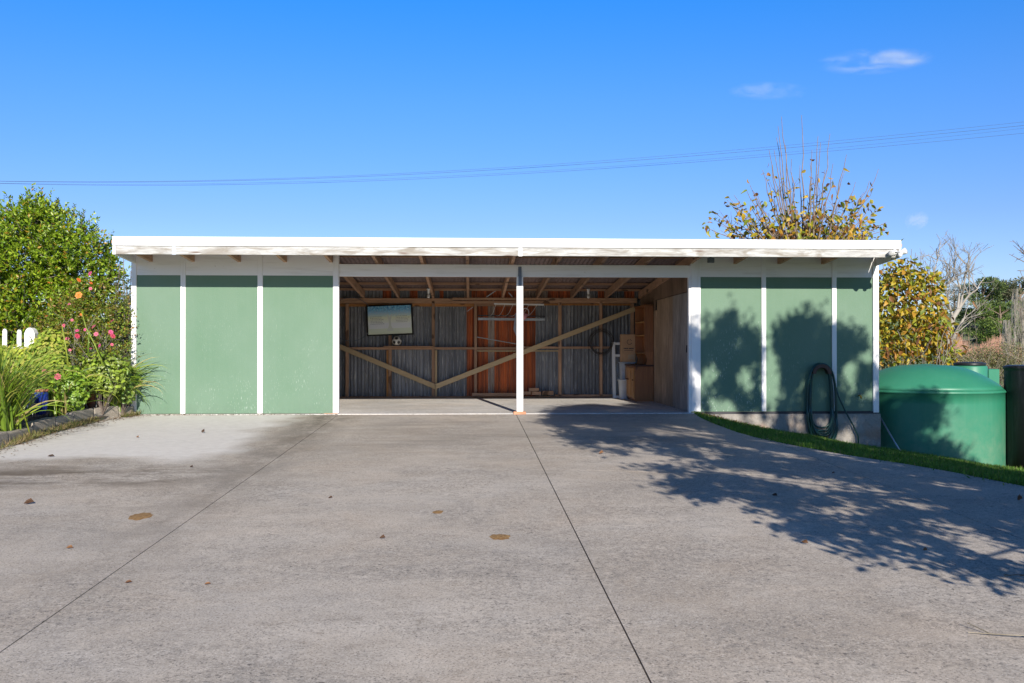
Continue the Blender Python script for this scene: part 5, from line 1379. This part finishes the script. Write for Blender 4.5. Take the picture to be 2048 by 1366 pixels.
Lb = [lob(1790, 590, YT2, .72, .7, .72), lob(1840, 600, YT2, .55, .6, .80), lob(1820, 670, YT2, .75, .7, .70), lob(1870, 660, YT2-.2, .42, .5, .62), lob(1770, 690, YT2, .8, .7, .6), lob(1800, 545, YT2, .50, .5, .38), lob(1860, 570, YT2, .34, .4, .38), lob(1885, 705, YT2-.3, .38, .4, .34), lob(1740, 620, YT2+.3, .6, .6, .8)]
P0, d0 = in_lobes(Lb, 3600, .25)
dirs = unit(d0*np.array([1, .8, .4])+R.normal(size=P0.shape)*.7+np.array([0, -.25, -.55]))
order = np.argsort(P0[:, 1]+R.rand(len(P0))*.15); order = [i for i in order]
front = [i for i in order if P0[i][0] > XR-.1][:290]; fs = set(front)
for i in front: place_leaf(T2, P0[i], dirs[i], random.uniform(.6, 1.15))
ri = [i for i in range(len(P0)) if i not in fs]; n_ = len(ri)
o = leaves('leaves', P0[ri], dirs[ri], .15*(.6+.55*R.rand(n_)), .075*(.6+.55*R.rand(n_)), palette(n_, pal_aut[:2]*2+pal_aut, .15), 'leafmatt', T2, .22, big=True); o['kind'] = 'stuff'
for px, py in ((1946, 601+0), (1927, 690), (1932, 700), (1918, 705), (1890, 610), (1893, 622), (1880, 640), (1809, 477), (1924, 700), (1880, 625), (1887, 618), (1905, 712)):
    place_leaf(T2, onY(px, py, YT2-.3), (random.gauss(0, 1), random.gauss(0, .3), -.6), random.uniform(.8, 1.1))
br = MB(); a = onY(1870, 700, YT2-.3); br.tube([a, onY(1900, 702, YT2-.3), onY(1935, 690, YT2-.3)], [.012, .009, .005], 4); br.tube([onY(1860, 640, YT2-.3), onY(1895, 615, YT2-.3)], [.01, .005], 4)
part('side_twigs', br, 'twig', T2)

# ------------------------------------------------------------------ background beyond
random.seed(51)
# pale bare tree
def at(px, py, dist): return CAM+ray(px, py)*dist
DB = 34.0
T3 = thing('bare_tree', at(1892, 730, DB), 'pale silvery bare tree right of the yellow autumn leaves', 'tree')
tb = MB(); bb_ = MB()
def limb(pts_, r0, r1, mbx):
    P_ = [at(a, b, DB) for a, b in pts_]; mbx.tube(P_, [r0+(r1-r0)*i/(len(P_)-1) for i in range(len(P_))], 7, cap=False); return P_
limb([(1890, 745), (1893, 705), (1897, 672), (1906, 635), (1920, 615)], .14, .08, tb)
ls = [limb([(1893, 705), (1912, 665), (1927, 638)], .08, .045, tb), limb([(1878, 745), (1877, 690), (1872, 650), (1867, 630), (1868, 590)], .07, .04, tb), limb([(1920, 615), (1938, 590), (1955, 578)], .05, .02, bb_), limb([(1920, 615), (1925, 590), (1932, 548), (1935, 530)], .045, .015, bb_),
      limb([(1906, 635), (1895, 600), (1890, 572), (1900, 548)], .045, .015, bb_), limb([(1868, 590), (1882, 575), (1905, 560)], .05, .02, bb_), limb([(1868, 590), (1862, 560), (1875, 520)], .04, .015, bb_), limb([(1915, 622), (1920, 575), (1908, 540)], .05, .02, bb_)]
for P_ in ls:
    for p in P_[1:]:
        for _ in range(3):
            grow(bb_, p, Vector((random.gauss(.1, .5), random.gauss(0, .4), random.uniform(.3, 1))), random.uniform(.45, .8), .022, 2, .45, .12, n=4, minr=.006)
part('trunk', tb, 'palebark', T3, smooth=True); part('branches', bb_, 'palebark', T3, smooth=True)

# bare branch tips entering at the right edge
T4 = thing('bare_tree', at(2110, 760, 16), 'dark bare twigs poking in at the top right edge', 'tree')
tb = MB(); P_ = [at(2105, 760, 16), at(2100, 620, 16), at(2075, 545, 16)]; tb.tube(P_, [.09, .07, .04], 6)
part('trunk', tb, 'bark', T4); tb = MB()
for tip in ((2018, 508), (2025, 480), (2036, 541), (2040, 500), (2030, 493)):
    a = at(2090, 555, 16); b = at(*tip, 16); m_ = (a+b)/2+Vector((0, 0, .04)); tb.tube([a, m_, b], [.012, .009, .004], 4)
    for _ in range(6):
        t = random.uniform(.3, 1); p = m_*(1-t)+b*t; tb.tube([p, p+Vector((random.gauss(-.03, .05), random.gauss(0, .05), random.gauss(.03, .05)))], [.005, .003], 3)
part('branches', tb, 'bark', T4)

# conifers
def conifer(px, pyb, pyt, wpx, dist, name, label, seed, pal, flat=True, n=5200):
    random.seed(seed); base = at(px, pyb, dist); k = dist/FPX; H_ = (pyb-pyt)*k; Wd = wpx*k/2
    t = thing(name, base, label, 'tree'); tb = MB(); tb.tube([base-Vector((0, 0, 1)), base+Vector((.2, 0, H_*.5)), base+Vector((0, 0, H_*.9))], [H_*.035, H_*.025, H_*.008], 7)
    lobes = []
    for i in range(26 if flat else 16):
        h = random.uniform(.22, .95)*H_; rr2 = Wd*(1.0-.25*abs(h/H_-.6) if flat else .9*(1-h/H_)+.25)*random.uniform(.35, .8); an = random.uniform(0, 2*math.pi)
        c_ = base+Vector((rr2*math.cos(an), rr2*math.sin(an)*.8, h)); lobes.append((c_.x, c_.y, c_.z, Wd*random.uniform(.26, .42), Wd*.35, H_*random.uniform(.035, .075)))
        tb.tube([base+Vector((0, 0, h*.8)), c_], [H_*.010, H_*.004], 4, cap=False)
    part('trunk', tb, 'bark', t, smooth=True)
    P0, d0 = in_lobes(lobes, n, .35); D0 = unit(d0*np.array([1, 1, .3])+R.normal(size=P0.shape)*.4+np.array([0, 0, .35]))
    s_ = H_*.034
    o = leaves('crown', P0, D0, s_*(.6+.8*R.rand(n)), s_*.42, palette(n, pal, .22), 'needles', t, .2)
g1 = [(.06, .10, .03), (.10, .15, .035), (.16, .21, .05), (.05, .08, .03)]
g2 = [(.11, .115, .06), (.16, .145, .09), (.08, .11, .045), (.20, .18, .12)]
conifer(1965, 700, 549, 95, 190, 'conifer', 'tall layered dark green conifer, its top above all others', 61, g1, n=9000)
conifer(2040, 705, 552, 120, 200, 'conifer', 'broad brownish flat-topped conifer at the right edge behind the poplars', 62, g2+g1[:1], n=9000)
conifer(2000, 712, 600, 110, 170, 'conifer', 'lower bright-edged conifer in front of the two tall ones', 63, [(.11, .18, .03), (.19, .27, .04), (.06, .10, .03)], n=9000)
conifer(1908, 640, 570, 62, 260, 'conifer', 'small flat-topped conifer on the hill crest behind the pale tree', 64, g2, n=3500)
conifer(1884, 618, 598, 34, 300, 'round_tree', 'tiny dark round tree on the skyline left of the pale tree', 65, [(.02, .035, .015)], False, 1500)
conifer(1922, 690, 640, 30, 150, 'round_tree', 'small mid-green tree in the paddock below the conifers', 66, g1, False, 1800)
conifer(1936, 692, 662, 18, 150, 'round_tree', 'smallest round green tree beside the paddock fence', 67, g1, False, 1000)
conifer(252, 690, 583, 70, 120, 'conifer', 'dark distant tree seen through the gap left of the carport', 68, g1, False, 3000)
conifer(215, 690, 600, 80, 140, 'conifer', 'distant tree hidden among the leaves of the tall green shrub', 69, g1, False, 2000)
# poplars
for px, pyt, pyb, lab, sd in ((2030, 578, 740, 'slim bare poplar in front of the conifers', 71), (2046, 590, 730, 'second slim bare poplar cut by the right edge', 72), (2013, 640, 735, 'short bare sapling left of the slim poplar', 73)):
    random.seed(sd); DP = 75; base = at(px, pyb, DP); k = DP/FPX; H_ = (pyb-pyt)*k; t = thing('bare_poplar', base, lab, 'tree', 'bare poplars'); mb = MB()
    mb.tube([base-Vector((0, 0, 1)), base+Vector((0, 0, H_*.95))], [.10, .02], 6, cap=False); part('trunk', mb, 'palebark', t, smooth=True); mb = MB()
    for i in range(130):
        h = random.uniform(.12, .9)*H_; an = random.uniform(0, 6.3); sprd = .42*(1-abs(h/H_-.35)*.9); e = base+Vector((math.cos(an)*sprd*random.uniform(.3, 1), math.sin(an)*sprd, min(H_, h+random.uniform(.8, 1.8))))
        mb.tube([base+Vector((0, 0, h)), (base+Vector((0, 0, h))+e)/2+Vector((math.cos(an)*.12, math.sin(an)*.1, -.1)), e], [.014, .011, .007], 3, cap=False)
    part('branches', mb, 'palebark', t)
# orange willow thicket
mb = MB(); random.seed(81)
for i in range(2600):
    px = random.uniform(1895, 2090); d = random.uniform(95, 110); b = at(px, 722+random.uniform(-2, 6), d); h = random.uniform(.8, 2.35)*(1+.25*math.sin(px*.07))
    mb.tube([b, b+Vector((random.gauss(0, .3), random.gauss(0, .2), h))], [.03, .012], 3, cap=False)
o = part('willow_thicket', mb, 'orangetwig'); tag(o, 'orange-brown bare willow thicket below the conifers', 'thicket', kind='stuff')
mb = MB()
for i in range(1800):
    px = random.uniform(225, 262); d = random.uniform(70, 80); b = at(px, 725, d); mb.tube([b, b+Vector((random.gauss(0, .3), 0, random.uniform(.5, 1.3)))], [.02, .01], 3, cap=False)
# near scrub behind the tanks
for (px, py, w_, h_, lab, sd) in ((1955, 735, 1.3, 1.0, 'olive scrub with dry twigs behind the small tank', 91), (2015, 730, 1.2, 1.25, 'taller olive scrub with dry twigs left of the black tank', 92), (1905, 740, .9, .8, 'low grey scrub behind the dome of the green tank', 93)):
    random.seed(sd); Ds = 27; c0 = at(px, py, Ds); t = thing('scrub_bush', (c0.x, c0.y, -1.8), lab, 'shrub'); mb = MB()
    for k in range(34):
        grow(mb, Vector((c0.x+random.gauss(0, w_*.5), c0.y+random.gauss(0, .4), -1.6)), Vector((random.gauss(0, .3), random.gauss(0, .2), 1)), 1.15*h_, .02, 3, .5, .15, n=3, minr=.004)
    part('stems', mb, 'scrub', t)
    P0, d0 = in_lobes([(c0.x, c0.y, c0.z+.1, w_*.8, .6, h_*.5)], 3400, .1); n_ = len(P0)
    o = leaves('foliage', P0, R.normal(size=(n_, 3)), .05+.03*R.rand(n_), .022, palette(n_, [(.17, .20, .06), (.25, .26, .09), (.12, .15, .05), (.32, .24, .12)]), 'leafmatt', t); o['kind'] = 'stuff'
# paddock fence posts and hedgerow on hill
mb = MB(); random.seed(95)
for i in range(2500):
    px = random.uniform(1860, 1960); d = random.uniform(215, 225); b = at(px, 668+4*math.sin(px*.1), d); mb.tube([b-Vector((0, 0, 1)), b+Vector((random.gauss(0, .5), 0, random.uniform(.4, 2.2)))], [.09, .05], 3, cap=False)
o = part('hedgerow', mb, 'scrub'); tag(o, 'straggly grey hedgerow across the green hillside', 'hedgerow', kind='stuff')

# ------------------------------------------------------------------ the tree behind the photographer that shades the right side
random.seed(101)
def uv_of(p):   # along the sun onto the plane of the front wall
    return (p.x+.14*p.y, p.z+.47*p.y)
def inv(u, v, s_): return Vector((u, 0, v))+Vector((.14, -1, .47))*s_
wall_out = [(1377, 672), (1398, 668), (1430, 661), (1452, 650), (1467, 640), (1476, 660), (1500, 672), (1516, 690), (1522, 715), (1535, 735), (1546, 700), (1549, 668), (1570, 656), (1602, 646), (1636, 647), (1650, 662), (1668, 668), (1692, 673), (1708, 687), (1730, 697), (1745, 700)]
poly = [uv_of(onZ(*p, 0)) for p in ((1195, 880), (1115, 846), (1122, 818), (1200, 812), (1300, 812))]
poly += [uv_of(onY(*p, 0)) for p in wall_out]
poly += [uv_of(onY(*p, -.2)) for p in ((1775, 800), (1812, 787), (1864, 800), (1870, 830), (1888, 870), (1880, 905), (1932, 930))]
poly += [(7.6, -1.6), (7.3, -2.8), (6.5, -4.0), (5.4, -4.9), (4.2, -5.2)]
gp = [(2048, 1158), (1840, 1120), (1700, 1097), (1560, 1042), (1480, 1022), (1400, 990), (1335, 965), (1350, 948), (1300, 925), (1230, 900)]
poly += [uv_of(onD(*p)) for p in gp]
def inside(x, y):
    c_ = False; j = len(poly)-1
    for i in range(len(poly)):
        (xi, yi), (xj, yj) = poly[i], poly[j]
        if (yi > y) != (yj > y) and x < (xj-xi)*(y-yi)/(yj-yi)+xi: c_ = not c_
        j = i
    return c_
us = [p[0] for p in poly]; vs = [p[1] for p in poly]
T5 = thing('shade_tree', (7.2, -15.4, -.4), 'broad leafy tree behind the photographer that throws the shade', 'tree')
tb = MB(); tb.tube([(7.2, -15.4, -.6), (7.1, -15.3, 1.2), (6.9, -15.2, 2.6), (6.7, -15.1, 4.0)], [.24, .19, .16, .10], 10, cap=False)
part('trunk', tb, 'bark', T5, smooth=True)
Pc = []; lim = MB(); tries = 0
def gap(u, v):
    return mnoise.noise(Vector((u*1.5, v*1.1, 3.3)))*.55+mnoise.noise(Vector((u*4.0, v*3.2, 7.7)))*.75+mnoise.noise(Vector((u*8.0, v*7.0, 1.7)))*.35
HOLES = []
for px, py, rx_, ry_ in ((1540, 765, 17, 62), (1424, 747, 15, 14), (1490, 770, 16, 26), (1405, 785, 9, 22), (1455, 812, 9, 12), (1694, 770, 15, 40), (1737, 728, 12, 18), (1634, 672, 7, 11), (1482, 700, 10, 16), (1596, 798, 9, 14), (1560, 800, 14, 14), (1612, 770, 8, 11), (1730, 805, 12, 14), (1436, 690, 7, 9), (1650, 790, 8, 14), (1390, 760, 8, 20), (1640, 860, 12, 16), (1690, 885, 16, 22), (1430, 845, 20, 8), (1850, 880, 20, 16)):
    q_ = onY(px, py, 0); q2_ = onY(px+rx_, py+ry_, 0); HOLES.append((q_.x, q_.z, abs(q2_.x-q_.x)*1.35, abs(q2_.z-q_.z)*1.35))
Pt = []
sprays = []
while len(Pt) < 84000:
    u, v = random.uniform(min(us), max(us)), random.uniform(min(vs), max(vs))
    if not inside(u, v): continue
    if v < -.9 and random.random() < .42: continue
    if gap(u, v) > (.09 if v < 0 else .20): continue
    if any(((u-a)/c)**2+((v-b)/d)**2 < 1 for a, b, c, d in HOLES): continue
    s_ = random.gauss(14.3, .8); p = inv(u, v, s_); dr = Vector((p.x-6.6, (p.y+14.8)*.5, p.z-4.6+.8)).normalized()*random.uniform(.10, .30)+Vector((random.gauss(0, .07), random.gauss(0, .07), random.gauss(0, .07)))
    sprays.append((p-dr*.3, p+dr))
    for k_ in range(5):
        q = p+dr*(k_/4); Pt.append((q.x+random.gauss(0, .018), q.y+random.gauss(0, .05), q.z+random.gauss(0, .018)))
P0 = np.array(Pt); n_ = len(P0)
leaves('crown', P0, R.normal(size=(n_, 3)), .105*(.6+.6*R.rand(n_)), .06, palette(n_, [(.06, .10, .02), (.09, .14, .03)]), 'leaf', T5, .2)
for i in range(0, n_, 600):
    p = Vector(P0[i]); a = Vector((6.9, -15.2, 2.6+random.uniform(0, 1.3))); m_ = (a+p)/2+Vector((0, 0, -.15)); lim.tube([a, m_, p], [.05, .028, .008], 5, cap=False)
part('limbs', lim, 'bark', T5, smooth=True)
lim = MB()
for a, b in sprays[::3]: lim.tube([a, b], [.007, .004], 3, cap=False)
o = part('twigs', lim, 'bark', T5); o['kind'] = 'stuff'
